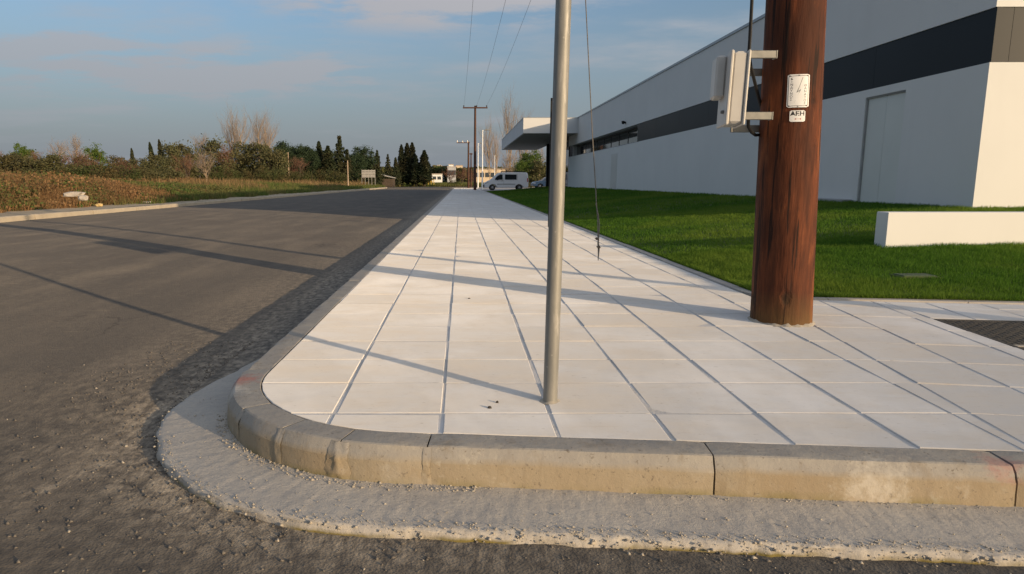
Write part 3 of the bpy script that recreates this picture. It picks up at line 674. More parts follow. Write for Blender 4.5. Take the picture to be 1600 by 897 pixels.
for k in range(6):
    y = BY1 + .02 + k * 1.64
    bw('pane', M['glass'], (BX + .05, BX + .07, y + .05, y + 1.6, .502, 3.998), parent=lob); bw('mullion', M['frame'], (BX + .02, BX + .1, y - .01, y + .048, .502, 3.998), parent=lob)
bw('entrance_pillar', M['black'], (BX - .35, BX + .01, 60.45, 60.9, .1, 4.358), (BX - .30, BX - .02, 60.43, 60.448, .6, 2.0))

# lawn ground and blades
xs = np.concatenate([np.linspace(2.442, 5, 40), np.linspace(5.1, 8.2, 30), np.linspace(8.6, 36, 26)])
ys = np.concatenate([np.linspace(0, 7, 70), np.linspace(7.4, 61.5, 90)])
V, Fc = grid(xs, ys, lambda x, y: 0 * x); V[:, 1] += lawn_edge_y(V[:, 0]) + .03; V[:, 2] = lawn_z(V[:, 0], V[:, 1]); c = V[Fc].mean(1); k = (c[:, 0] < 8.1) | (c[:, 1] < 10.7)
def arc_cut(x, y): return np.hypot(np.clip(2.75 - x, 0, 9), np.clip(lawn_edge_y(2.75) + .35 - .137 * (x - 2.75) - y, 0, 9)) < .36
k &= arc_cut(c[:, 0], c[:, 1])
tag(obj('lawn', np_mesh('lawn', V, Fc[k], True), M['dirt']), kind='structure')
def blades(P, h, w, lean, rg):
    n = len(P); a = rg.random(n) * math.pi * 2; la = rg.random(n) * math.pi * 2; tx, ty = np.cos(a) * w / 2, np.sin(a) * w / 2
    V = np.empty((n, 3, 3)); V[:, 0] = P; V[:, 1] = P; V[:, 2] = P
    V[:, 0, 0] -= tx; V[:, 0, 1] -= ty; V[:, 1, 0] += tx; V[:, 1, 1] += ty
    L = lean * h * rg.random(n); V[:, 2, 0] += np.cos(la) * L; V[:, 2, 1] += np.sin(la) * L; V[:, 2, 2] += h
    return V.reshape(-1, 3), np.arange(n * 3).reshape(-1, 3)
rg = np.random.default_rng(11)
def lawn_pts(n, x0, x1, y0, y1):
    x = x0 + (x1 - x0) * rg.random(n); y = y0 + (y1 - y0) * rg.random(n)
    k = (y > lawn_edge_y(x) + .035) & arc_cut(x, y) & ((x < 8.0) | (y < 10.48)) & ~((x > 4.58) & (x < 9.6) & (y > 7.18) & (y < 7.42)) & ~((abs(x - 4.02) < .17) & (abs(y - 5.84) < .10))
    return x[k], y[k]
sets = [(210000, 2.44, 6.4, 4.5, 8.2, .040, .0050), (110000, 6.2, 12.5, 4.2, 10.5, .045, .008), (120000, 2.44, 8.0, 8.0, 16, .045, .009), (60000, 2.44, 8.0, 16, 34, .06, .018), (30000, 2.44, 8.0, 34, 64, .07, .035)]
Vs, Fs, off = [], [], 0
for n, x0, x1, y0, y1, hh, ww in sets:
    x, y = lawn_pts(n, x0, x1, y0, y1); clump = vnoise(x, y, 5, 21)
    h = hh * (.45 + .9 * rg.random(len(x))) * (.55 + .9 * clump)
    V, Fc = blades(np.stack([x, y, lawn_z(x, y) - .004], -1), h, ww * (.7 + .6 * rg.random(len(x))), .8, rg); Vs.append(V); Fs.append(Fc + off); off += len(V)
t = 2.6 * rg.random(9000); xe = np.where(rg.random(9000) < .5, 2.455 + .03 * rg.random(9000), 2.8 + 4 * rg.random(9000)); ye = np.where(xe < 2.5, 5.6 + 12 * rg.random(9000) ** 1.5, lawn_edge_y(xe) + .035 + .03 * rg.random(9000)); hh_ = (.02 + .045 * rg.random(9000)) * (.5 + vnoise(xe, ye, 3, 55))
V, Fc = blades(np.stack([xe, ye, np.full(9000, .148)], -1), hh_, np.full(9000, .005), 1.6, rg); Vs.append(V); Fs.append(Fc + off); off += len(V)
tag(obj('lawn_grass', np_mesh('lawn_grass', np.concatenate(Vs), np.concatenate(Fs)), M['lawn']), kind='stuff')
# low white wall on the lawn
lw = MB(); lw.box(4.60, 9.6, 7.20, 7.40, .15, .735, .006); lwo = lw.build('garden_wall', M['wall'])
tag(lwo, 'low white rendered wall standing on the lawn in front of the building corner', 'wall')
vb = thing('valve_box', 'small dull green valve box sunk in the lawn before the low white wall', 'valve box', (4.02, 5.84, float(lawn_z(4.02, 5.84))))
z = float(lawn_z(4.02, 5.84)); g = MB(); g.box(3.85, 4.19, 5.74, 5.94, z - .1, z + .012, .008); g.build('box_rim', M['dirt'], vb)
g = MB(); g.box(3.875, 4.165, 5.765, 5.915, z + .002, z + .02, .004); g.build('lid', simple('valve_lid', (.045, .075, .03), (.035, .06, .022), 8, .7), vb)

# ------------------------------------------------------------------ manhole with two mesh covers
mh = thing('manhole', 'black cast iron drain with two mesh covers let into the pale tiles', 'drain cover', (3.5, 3.5, .13))
e1 = Vector((MH[3][0] - MH[0][0], MH[3][1] - MH[0][1], 0)).normalized(); e2 = Vector((MH[1][0] - MH[0][0], MH[1][1] - MH[0][1], 0)).normalized()
O = Vector((MH[0][0], MH[0][1], 0)); WX, WY = .815, 1.72
def lbox(g, a0, a1, b0, b1, z0, z1):
    g.loft([[tuple(O + e1 * a + e2 * b + Vector((0, 0, z))) for a, b in ((a0, b0), (a1, b0), (a1, b1), (a0, b1))] for z in (z0, z1)])
g = MB(); lbox(g, 0, WX, 0, .022, .05, .1405); lbox(g, 0, WX, WY - .022, WY, .05, .1405); lbox(g, 0, .022, .024, WY - .024, .05, .1405); lbox(g, WX - .022, WX, .024, WY - .024, .05, .1405); g.build('frame', M['cast'], mh)
g = MB(); lbox(g, .024, WX - .024, .955, .995, .05, .1405); g.build('divider', M['crumb'], mh)
for b0, b1 in ((.026, .952), (.998, WY - .026)):
    g = MB(); lbox(g, .026, WX - .026, b0, b1, .05, .1376); cv = g.build('cover', M['cast'], mh)
    g = MB(); st = .040; na = int((WX - .06) / st); nb_ = int((b1 - b0 - .01) / st)
    for i in range(na):
        for j in range(nb_):
            a = .034 + i * st; b_ = b0 + .006 + j * st
            if (i + j) % 2: lbox(g, a, a + .034, b_ + .011, b_ + .021, .13762, .1396)
            else: lbox(g, a + .011, a + .021, b_, b_ + .034, .13762, .1396)
    tag(g.build('tread_bars', M['cast'], cv), kind='stuff')

# ------------------------------------------------------------------ steel pole
sp = thing('steel_pole', 'bare galvanised steel pole standing on the paving near the kerb corner', 'pole', (.379, 2.714, .14))
g = MB(); n = 14; g.tube([(.379 + .0112 * z, 2.714, .14 + z) for z in np.linspace(-.02, 3.1, n)], .0305, 24); g.build('tube', M['galv'], sp, True)
g = MB(); g.tube([(.379 + .0112 * 3.08, 2.714, 3.215), (.379 + .0112 * 3.1, 2.714, 3.25)], [.033, .026], 20); g.build('cap', M['black'], sp, True)
V = []; fs = []; nr = 26
for i in range(nr):
    a = 2 * math.pi * i / nr; ro = .040 + .010 * float(vnoise(math.cos(a) * 2 + 9, math.sin(a) * 2 + 9, 2, 3)); V += [(.379 + math.cos(a) * ro, 2.714 + math.sin(a) * ro, .1395), (.379 + math.cos(a) * .029, 2.714 + math.sin(a) * .029, .147 + .004 * math.sin(3 * a))]
for i in range(nr): j = (i + 1) % nr; fs.append((2 * i, 2 * j, 2 * j + 1, 2 * i + 1))
obj('mortar_collar', np_mesh('mortar_collar', V, fs, True), M['crumb'], sp)

# ------------------------------------------------------------------ wooden utility pole, its box, wires
def pc(z): return Vector((2.145 - .0286 * (z - .14), 4.375, z))
def prd(z): return .189 - .0085 * min(z - .14, 2.3) - .0040 * max(z - 2.44, 0)
wp = thing('utility_pole', 'thick reddish brown wooden utility pole with white warning plates on the paving', 'utility pole', (2.145, 4.375, .14))
zz = np.concatenate([np.linspace(.08, 3.0, 60), np.linspace(3.2, 9.7, 30)]); NS = 56; V = []; 
for z in zz:
    c = pc(z); a = np.arange(NS) * 2 * math.pi / NS
    rr = prd(z) * (1 + .030 * (vnoise(np.cos(a) * 1.6 + 5, np.sin(a) * 1.6 + z * .55, 1.3, 77) - .5) + .030 * (vnoise(a * 3.0, np.full(NS, z * .35), 2.2, 78) - .5) + .04 * max(0, .30 - z))
    for k in range(NS): V.append((c.x + math.cos(a[k]) * rr[k], c.y + math.sin(a[k]) * rr[k], z))
i = np.arange(len(zz) - 1)[:, None] * NS; j = np.arange(NS)[None, :]; jn = (j + 1) % NS
Fc = np.stack([i + j, i + jn, i + NS + jn, i + NS + j], -1).reshape(-1, 4)
obj('shaft', np_mesh('shaft', V, Fc, True), M['wood'], wp)
g = MB(); g.tube([pc(9.69), pc(9.76)], [.15, .02], 20); g.build('pole_top', M['wood'], wp)
V = []; fs = []; nr = 60
for i in range(nr):                                       # crumbly mortar left round the foot
    a = 2 * math.pi * i / nr; no = float(vnoise(math.cos(a) * 3 + 9, math.sin(a) * 3 + 9, 2.5, 13)); ro = .196 + .030 * no ** 1.5; V += [(2.145 + math.cos(a) * ro, 4.375 + math.sin(a) * ro, .1385), (2.145 + math.cos(a) * .197, 4.375 + math.sin(a) * .197, .142 + .022 * no ** 2), (2.145 + math.cos(a) * .180, 4.375 + math.sin(a) * .180, .146 + .026 * no ** 2)]
for i in range(nr):
    j = (i + 1) % nr
    for q in range(2): fs.append((3 * i + q, 3 * j + q, 3 * j + q + 1, 3 * i + q + 1))
obj('mortar_collar', np_mesh('mortar_collar', V, fs, True), M['crumb'], wp)
def crossarm(root, x, y, z, half, yo, m_arm):
    g = MB(); g.box(x - half - .1, x + half + .1, y + yo - .06, y + yo + .06, z - .07, z + .07); arm = g.build('crossarm', m_arm, root)
    for k in (-1, 0, 1):
        g = MB(); xx = x + k * half + (.16 if k == 0 else 0); g.tube([(xx, y + yo, z + .07), (xx, y + yo, z + .14), (xx, y + yo, z + .17), (xx, y + yo, z + .22), (xx, y + yo, z + .26)], [.02, .05, .075, .075, .045], 10); g.build('insulator', M['insul'], arm, True)
ct = pc(9.35); crossarm(wp, ct.x, ct.y, 9.35, 1.25, -.22, M['darkwood'])
# plates wrapped on the shaft
def on_shaft(u, z, dr=.0): # u: metres along the surface from the plate middle
    a = R(-90 - 13.5) + u / prd(1.6); c = pc(z); r_ = prd(z) * 1.012 + dr; return (c.x + math.cos(a) * r_, c.y + math.sin(a) * r_, z)
def curved(name, u0, u1, z0, z1, dr, m, parent, th=.003, n=10):
    V = []; fs = []
    for i in range(n + 1):
        u = u0 + (u1 - u0) * i / n; e = .006 * (1 if i in (0, n) else 0)
        for d, zs in ((0, (z0 + e, z1 - e)), (th, (z0 + e, z1 - e))):
            for z in zs: V.append(on_shaft(u, z, dr + d))
    for i in range(n):
        a, b = i * 4, (i + 1) * 4
        fs += [(a + 2, b + 2, b + 3, a + 3), (a, a + 1, b + 1, b), (a + 1, a + 3, b + 3, b + 1), (a, b, b + 2, a + 2)]
    fs += [(0, 2, 3, 1), (n * 4, n * 4 + 1, n * 4 + 3, n * 4 + 2)]
    me = bpy.data.meshes.new(name); me.from_pydata(V, [], fs); me.update(); return obj(name, me, m, parent)
DG = bpy.context.evaluated_depsgraph_get
def lettering(name, s, size, u0, z0, m, parent, line=1.0, dr=.0042, bold=.0, ax='CENTER', sx=1.0):
    fc = bpy.data.curves.new(name, 'FONT'); fc.body = s; fc.size = size; fc.align_x = ax; fc.align_y = 'TOP'; fc.space_line = line; fc.offset = bold; fc.resolution_u = 3
    o = bpy.data.objects.new(name, fc); COL.objects.link(o); bpy.context.view_layer.update()
    me = bpy.data.meshes.new_from_object(o.evaluated_get(DG())); bpy.data.objects.remove(o); me.name = name
    n = len(me.vertices); co = np.empty(n * 3, np.float32); me.vertices.foreach_get('co', co); co = co.reshape(-1, 3)
    P = np.array([on_shaft(u0 + c[0] * sx, z0 + c[1], dr) for c in co], np.float32); me.vertices.foreach_set('co', P.ravel()); me.update(); me.materials.clear()
    return obj(name, me, m, parent)
pl1 = curved('warning_plate', -.061, .061, 1.510, 1.706, .001, M['plate'], wp)
for a in ((-.056, -.0535, 1.520, 1.696), (.0535, .056, 1.520, 1.696), (-.0532, .0532, 1.518, 1.5205), (-.0532, .0532, 1.6955, 1.698)): curved('border_line', *a, .0042, M['ink'], pl1, .0004, 6)
lettering('warning_lettering', 'Κ\nΙ\nΝ\nΔ\nΥ\nΝ\nΟ\nΣ', .0185, -.038, 1.689, M['ink'], pl1, .95, sx=1.15)
lettering('warning_lettering', 'Θ\nΑ\nΝ\nΑ\nΤ\nΟ\nΣ', .0185, .038, 1.648, M['ink'], pl1, .95, sx=1.15)
V = [on_shaft(u, z, .0045) for u, z in ((.020, 1.688), (.0225, 1.687), (-.003, 1.606), (.0145, 1.618), (-.022, 1.535), (.007, 1.609), (-.011, 1.596))]
me = bpy.data.meshes.new('lightning_bolt'); me.from_pydata(V, [], [(0, 1, 2), (0, 2, 6), (2, 5, 6), (2, 3, 5), (3, 4, 5)]); me.update(); obj('lightning_bolt', me, M['greyink'], pl1)
pl2 = curved('company_plate', -.042, .044, 1.424, 1.492, .001, M['plate'], wp)
lettering('company_lettering', 'ΔΕΗ', .034, .001, 1.4885, M['ink'], pl2, bold=.0012, sx=1.15)
curved('underline', -.012, .020, 1.4400, 1.4415, .0042, M['redink'], pl2, .0004, 4)
for u, z in ((0, 1.700), (0, 1.5145)):
    g = MB(); g.tube([on_shaft(u, z, .003), on_shaft(u, z, .006)], .003, 8); g.build('nail', M['steel'], pl1)

mb = thing('meter_box', 'cream plastic meter box strapped to the shaded side of the wooden pole', 'meter box', (1.65, 4.12, 1.40))
MBX = Matrix.Translation((1.66, 4.10, 1.40)) @ Matrix.Rotation(R(-12), 4, 'Z') @ Matrix.Rotation(R(1.4), 4, 'Y') @ Matrix.Translation((-1.66, -4.10, -1.40))
def mbox(name, m, *boxes):
    g = MB()
    for b in boxes: g.box(*b)
    g.v = [tuple(MBX @ Vector(v)) for v in g.v]; return g.build(name, m, mb)
mbox('case', M['box'], (1.606, 1.692, 4.11, 4.42, 1.406, 1.826, .014))
mbox('rim', M['box'], (1.590, 1.610, 4.100, 4.43, 1.398, 1.833, .006)); mbox('rim', M['box'], (1.688, 1.704, 4.100, 4.43, 1.398, 1.833, .006))
mbox('cover', M['box'], (1.530, 1.592, 4.22, 4.40, 1.570, 1.822, .012)); mbox('latch', M['steel'], (1.572, 1.592, 4.17, 4.20, 1.47, 1.49, .004))
for z0, z1 in ((1.783, 1.828), (1.428, 1.474)):
    g = MB(); g.box(1.708, 1.868, 4.105, 4.125, z0, z1, .003); g.box(1.708, 1.868, 4.127, 4.16, z1 - .005, z1); g.box(1.869, 1.875, 4.105, 4.16, z0, z1); g.build('bracket', M['steel'], mb)
    g = MB(); g.box(1.76, 1.995, 4.44, 4.46, z0 - .05, z1 - .05, .002); g.build('bracket', M['steel'], mb)
cb = MB(); cb.tube([pc(9.0) + Vector((-.16, -.02, 0)), (1.79, 4.22, 5.2), (1.735, 4.20, 3.2), (1.735, 4.20, 2.4), (1.742, 4.20, 2.1), (1.748, 4.21, 1.92), (1.752, 4.22, 1.83), (1.775, 4.24, 1.765), (1.82, 4.29, 1.70), (1.885, 4.37, 1.615), (1.98, 4.48, 1.50), (2.01, 4.50, 1.42), (1.985, 4.46, 1.385), (1.94, 4.42, 1.360), (1.895, 4.38, 1.356), (1.85, 4.34, 1.372), (1.815, 4.31, 1.405), (1.80, 4.28, 1.45)], .0105, 8)
tag(cb.build('power_cable', M['black'], None, True), 'black cable running down the wooden pole into the cream meter box', 'cable')

fpY = 75.0; fpx = at(742.5, 290, fpY).x
def conductor(x0, z0, y0, x1, z1, y1, sag, label):
    g = MB(); P = [(x0 + (x1 - x0) * t, y0 + (y1 - y0) * t, z0 + (z1 - z0) * t - sag * 4 * t * (1 - t)) for t in np.linspace(0, 1, 26)]
    g.tube(P, .007, 5); return tag(g.build('power_line', M['cond']), label, 'power line', 'overhead wires between the wooden poles')
for k, lb in ((-1, 'leftmost of the three thin overhead wires running to the far wooden pole'), (0, 'middle one of the three overhead wires running to the far wooden pole'), (1, 'rightmost of the three overhead wires running to the far wooden pole')):
    conductor(ct.x + k * 1.25 + (.16 if k == 0 else 0), 9.61, ct.y - .22, fpx + k * 1.25 + (.16 if k == 0 else 0), at(742, 164, fpY).z, fpY - .1, .75, lb)
# loose stay wire hanging from the left conductor
hw = thing('hanging_wire', 'loose twisted stay wire hanging over the paving with a rusty clamp', 'wire', (1.1, 5.3, .4))
B0 = Vector((at(934.5, 405, 5.3).x, 5.3, at(934.5, 405, 5.3).z)); T0 = Vector((ct.x - 1.25, 7.0, 9.45))
mid = at(925, 200, 5.62); top = at(915, 0, 5.85)
g = MB(); b1 = at(934.5, 378, 5.3)
g.tube([T0, T0.lerp(top, .5), top, mid, at(930.5, 290, 5.45), at(932, 320, 5.4), at(934, 345, 5.34), b1], .0042, 6); g.build('strand', M['rope'], hw, True)
g = MB(); g.tube([at(931, 318, 5.39), at(934.5, 335, 5.35), at(936.5, 350, 5.33), at(935, 378, 5.3)], .0045, 6); g.tube([b1, at(935.5, 390, 5.3), at(934.6, 407, 5.3)], [.007, .008, .003], 6); g.build('tail_strand', M['rope'], hw, True)
for (x_, y_) in ((933, 373), (935.5, 386)):
    p = at(x_, y_, 5.29); g = MB(); g.box(p.x - .011, p.x + .011, p.y - .010, p.y + .010, p.z - .010, p.z + .010, .003); g.tube([p + Vector((-.018, 0, .003)), p + Vector((.015, 0, -.003))], .004, 6); g.build('clamp', M['rust'], hw)
# small dark marks on the tiles
for (x_, y_, rr_, lb) in ((765, 637.5, .009, 'small black lump lying on the tile left of the steel pole'), (777, 629, .006, 'tiny black speck on the tile right next to the steel pole foot'), (733, 467, .010, 'dark speck on a pale tile farther up the paving')):
    p = ong(x_, y_); g = MB(); n = 9
    g.loft([[(p.x + math.cos(6.283 * i / n) * rr_ * f * random.uniform(.8, 1.2), p.y + math.sin(6.283 * i / n) * rr_ * .8 * f, z) for i in range(n)] for f, z in ((1, .139), (.95, .144), (.5, .1475))])
    tag(g.build('debris', M['spot']), lb, 'debris')

# ------------------------------------------------------------------ other posts up the street
g_ = thing('sign_post', 'slim dark sign post on the paving half hidden behind the steel pole', 'post', (1.83, 13.8, .14))
g = MB(); g.tube([(1.83, 13.8, .1), (1.835, 13.8, 2.72)], .03, 12); g.build('tube', M['black'], g_, True)
g = MB(); g.box(1.80, 1.87, 13.76, 13.765, 2.45, 2.66); g.build('plate_edge', M['black'], g_)
def far_pole(label, px, pyb, pyt, Y, arm, m, arm_left=None):
    p = at(px, pyt, Y); root = thing('utility_pole', label, 'utility pole', (p.x, Y, .1)); g = MB(); g.tube([(p.x, Y, .05), (p.x, Y, p.z + .15)], [.17, .11], 12); g.build('shaft', m, root, True)
    if arm_left is None: crossarm(root, p.x, Y, p.z - .08, arm, -.14, M['darkwood'])
    else:
        g = MB(); q = at(arm_left, pyt, Y); g.box(q.x, p.x + .2, Y - .18, Y - .06, p.z - .12, p.z); a_ = g.build('crossarm', M['darkwood'], root)
        for t in (.05, .5, .92): g = MB(); xx = q.x + (p.x - q.x) * t; g.tube([(xx, Y - .12, p.z), (xx, Y - .12, p.z + .25)], [.07, .05], 8); g.build('insulator', M['insul'], a_)
far_pole('tall brown wooden pole with a three insulator crossarm at the end of the paving', 742.5, 297, 167.5, fpY, 1.25, M['darkwood'])
far_pole('dark pole with its crossarm reaching left, beyond the tall wooden pole', 732, 295, 222.5, 100, 1, M['darkwood'], 713.5)
p = at(736, 239, 130); g_ = thing('utility_pole', 'shortest far dark pole without an arm, just left of the tall wooden pole', 'utility pole', (p.x, 130, .1)); g = MB(); g.tube([(p.x, 130, 0), (p.x, 130, p.z)], [.15, .1], 10); g.build('shaft', M['darkwood'], g_); g = MB(); g.box(p.x - .3, p.x + .3, 129.8, 129.9, p.z - .3, p.z - .1); g.build('crossarm', M['darkwood'], g_)
def lamp_post(label, x, y, h, ax, z0=.12, dy=0):
    root = thing('lamp_post', label, 'lamp post', (x, y, z0), 'white street lamps along the paving')
    g = MB(); g.tube([(x, y, z0), (x, y, z0 + 1.1), (x, y, z0 + 1.15), (x, y, z0 + h)], [.105, .10, .075, .055], 14); g.build('column', M['white'], root, True)
    g = MB(); g.box(x - .2, x + .2, y - .2, y + .2, z0 - .02, z0 + .03); g.build('base_plate', M['white'], root)
    g = MB(); g.tube([(x, y, z0 + h - .05), (x + ax * .5, y + dy, z0 + h)], .035, 8); a_ = g.build('arm', M['white'], root)
    g = MB(); q = sorted((x + ax * .3, x + ax * 1.0)); g.box(q[0], q[1], y + dy - .12, y + dy + .12, z0 + h - .02, z0 + h + .09, .02); g.build('lamp_head', M['galv'], a_)
for lb, px_, pt, Y, s_ in (('nearest tall white lamp post left of the parked van', 754, 203.5, 80, .75), ('white lamp post between the tall wooden pole and the nearest lamp post', 747, 224, 101, .75), ('farthest short-looking white lamp post behind the van', 773, 243, 140, .75)):
    p = at(px_, pt, Y); lamp_post(lb, p.x, Y, p.z - .12, s_)
lamp_post('white lamp post beside the drain, out to the right, its shadow crossing the tiles', 7.05, 1.42, 7.2, .9, .14)

# ------------------------------------------------------------------ vehicles
def wheel(root, x, y, z, r_, w, side):
    g = MB(); n = 28
    prof = [(r_ * .62, 0), (r_ * .93, 0), (r_, w * .2), (r_, w * .8), (r_ * .93, w), (r_ * .62, w)]
    rings = [[(x + math.cos(6.2832 * i / n) * a, y + side * (b - w), z + math.sin(6.2832 * i / n) * a) for i in range(n)] for a, b in prof]; g.loft(rings); wo = g.build('wheel', M['tyre'], root, True)
    g = MB(); g.loft([[(x + math.cos(6.2832 * i / 20) * a, y + side * b, z + math.sin(6.2832 * i / 20) * a) for i in range(20)] for a, b in ((r_ * .60, -.05), (r_ * .60, .004), (r_ * .5, -.01), (r_ * .18, .012))]); g.build('rim', M['rim'], wo)
def smooth_body(name, prof, yw, m, root, tuck):
    # prof: (x, z) outline; the upper part leans in by tuck
    g = MB(); zs = [p[1] for p in prof]; zb = min(zs) + .45 * (max(zs) - min(zs)); zt = max(zs)
    def wy(z, f): return (yw - tuck * max(0, (z - zb) / (zt - zb)) ** 1.3) * f
    cx_ = sum(p[0] for p in prof) / len(prof); cz_ = sum(p[1] for p in prof) / len(prof)
    rings = []
    for f, sc in ((-1, .96), (-.97, .985), (-.9, 1), (.9, 1), (.97, .985), (1, .96)): rings.append([(cx_ + (x - cx_) * sc, wy(z, f), cz_ + (z - cz_) * sc) for x, z in prof])
    g.loft(rings); return g, wy
def place(root, loc, rz):
    root.location = loc; root.rotation_euler = (0, 0, rz)
van = thing('van', 'white panel van with a roof rack parked sideways behind the lawn', 'van')
outline = [(0.02, .30), (0, .55), (.06, .80), (.42, 1.00), (.70, 1.10), (1.30, 1.62), (1.50, 1.80), (1.75, 1.89), (2.2, 1.93), (3.6, 1.93), (4.60, 1.90), (4.72, 1.78), (4.80, 1.10), (4.80, .45), (4.74, .30), (4.35, .28), (4.22, .52), (3.98, .66), (3.72, .66), (3.48, .52), (3.35, .28), (1.42, .28), (1.30, .52), (1.06, .66), (.80, .66), (.56, .52), (.44, .28)]
g, wy = smooth_body('body', outline, .95, M['vanp'], van, .12); body = g.build('body', M['vanp'], van)
for sgn in (-1, 1):
    def sidepanel(name, pts, m, par, off=.006):
        g = MB(); g.loft([[(x, sgn * (wy(z, 1) + o), z) for x, z in pts] for o in (-.02, off)]); return g.build(name, m, par)
    sidepanel('window', [(1.22, 1.12), (2.02, 1.15), (2.02, 1.68), (1.72, 1.70), (1.45, 1.52), (1.22, 1.28)], M['glass'], van); sidepanel('window', [(2.28, 1.15), (3.52, 1.15), (3.52, 1.68), (2.28, 1.70)], M['glass'], van)
    sidepanel('door_seam', [(2.14, .45), (2.155, .45), (2.155, 1.75), (2.14, 1.75)], M['frame'], body, .003); sidepanel('door_seam', [(3.60, .45), (3.615, .45), (3.615, 1.75), (3.60, 1.75)], M['frame'], body, .003)
    sidepanel('rub_strip', [(1.42, .62), (3.4, .62), (3.4, .70), (1.42, .70)], M['gap'], body, .012); sidepanel('door_handle', [(1.92, 1.0), (2.08, 1.0), (2.08, 1.04), (1.92, 1.04)], M['black'], body, .02)
    sidepanel('tail_light', [(4.66, .9), (4.76, .9), (4.76, 1.3), (4.66, 1.3)], M['lightr'], van, .004); sidepanel('headlight', [(.10, .78), (.52, .95), (.50, .82), (.14, .66)], M['headl'], van, .004)
    for xw in (.93, 3.85): wheel(van, xw, sgn * .90, .32, .325, .22, sgn)
    g = MB(); g.box(1.40, 1.52, min(sgn * .93, sgn * 1.12), max(sgn * .93, sgn * 1.12), 1.08, 1.30, .03); g.build('mirror', M['black'], van)
g = MB(); g.loft([[(-.04, y, .30), (-.05, y, .58), (.05, y, .66), (.45, y, .60), (.42, y, .30)] for y in (-.93, -.90, .90, .93)]); g.build('bumper', M['frame'], van)
g = MB(); g.loft([[(.74, y, 1.14), (1.30, y * .93, 1.64), (1.32, y * .93, 1.62), (.78, y, 1.11)] for y in (-.82, .82)]); g.build('windscreen', M['glass'], van)
g = MB()
for yy_ in (-.72, .72): g.tube([(1.9, yy_, 2.02), (4.5, yy_, 2.0)], .03, 8)
for xx_ in (1.95, 2.8, 3.6, 4.45): g.tube([(xx_, -.75, 2.0), (xx_, .75, 2.0)], .025, 8); g.box(xx_ - .04, xx_ + .04, -.74, -.66, 1.88, 2.0); g.box(xx_ - .04, xx_ + .04, .66, .74, 1.88, 2.0)
g.build('roof_rack', M['black'], van)
place(van, (at(755.5, 290, 73.5).x, 73.5, .14), 0)
car = thing('car', 'dark blue car parked under the canopy right of the white van', 'car')
outl = [(0, .35), (.02, .62), (.25, .80), (1.0, .92), (1.65, 1.32), (1.95, 1.42), (2.9, 1.40), (3.6, 1.05), (4.1, .98), (4.2, .8), (4.18, .35), (3.75, .28), (3.66, .52), (3.45, .62), (3.2, .62), (3.0, .5), (2.92, .28), (1.2, .28), (1.1, .52), (.9, .62), (.68, .62), (.48, .5), (.42, .28)]
g, wy = smooth_body('body', outl, .86, M['bluep'], car, .22); body = g.build('body', M['bluep'], car)
for sgn in (-1, 1):
    g = MB(); g.loft([[(x, sgn * (wy(z, 1) + o), z) for x, z in [(1.15, .95), (3.45, 1.0), (2.85, 1.34), (1.95, 1.36), (1.68, 1.28)]] for o in (-.02, .006)]); g.build('window', M['glass'], car)
    for xw in (.8, 3.32): wheel(car, xw, sgn * .80, .30, .30, .2, sgn)
    g = MB(); g.loft([[(x, sgn * (wy(z, 1) + o), z) for x, z in [(.03, .62), (.3, .72), (.3, .62), (.06, .55)]] for o in (-.02, .005)]); g.build('headlight', M['headl'], car)
g = MB(); g.loft([[(1.05, y, .95), (1.63, y * .85, 1.33), (1.66, y * .85, 1.31), (1.1, y, .92)] for y in (-.72, .72)]); g.build('windscreen', M['glass'], car)
place(car, (at(831, 290, 80).x, 80, .25), R(6))
g = MB(); g.box(2.45, 36, 66, 112, -.1, .135); tag(g.build('parking_area', simple('parking_paving', (.42, .39, .35), (.36, .33, .30), .8, .9)), kind='structure')

# ------------------------------------------------------------------ left side of the road: kerb, shoulder, weeds
lk = tag(thing('far_kerb', None, None), kind='structure')
LKX = -12.1; proto = None
g = MB(); g.loft([[(LKX + a, y, z) for a, z in ((.02, -.1), (.0, .115), (-.025, .14), (-.15, .14), (-.15, -.1))] for y in (.004, 1.496)]); km = g.mesh('kerb_stone')
for k in range(66):
    o = obj('kerb_stone', km, M['tankerb'], lk); o.location = (random.uniform(-.012, .012), 10 + 1.5 * k, random.uniform(-.006, .006)); o.rotation_euler = (0, 0, random.uniform(-.004, .004))
V, Fc = grid(np.linspace(-14.6, LKX - .13, 14), np.linspace(9, 118, 220), lambda x, y: .125 + .03 * vnoise(x, y, 1.4, 61) + .05 * sstep(-12.9, -14.5, x))
tag(obj('shoulder', np_mesh('shoulder', V, Fc, True), M['shoulder']), kind='structure')
# kerb curving away at the far junction
g = MB(); P = [(LKX, 109), (LKX - .3, 112), (LKX - 1.4, 115), (LKX - 3.5, 117), (LKX - 8, 118), (-60, 118)]
for i in range(len(P) - 1):
    a, b = Vector((*P[i], 0)), Vector((*P[i + 1], 0)); t = (b - a).normalized(); n = Vector((-t.y, t.x, 0)) * .15
    g.loft([[(p.x, p.y, z) for p in (a, b, b - n, a - n)] for z in (-.1, .14)])
g.build('kerb_stone', M['tankerb'], lk)

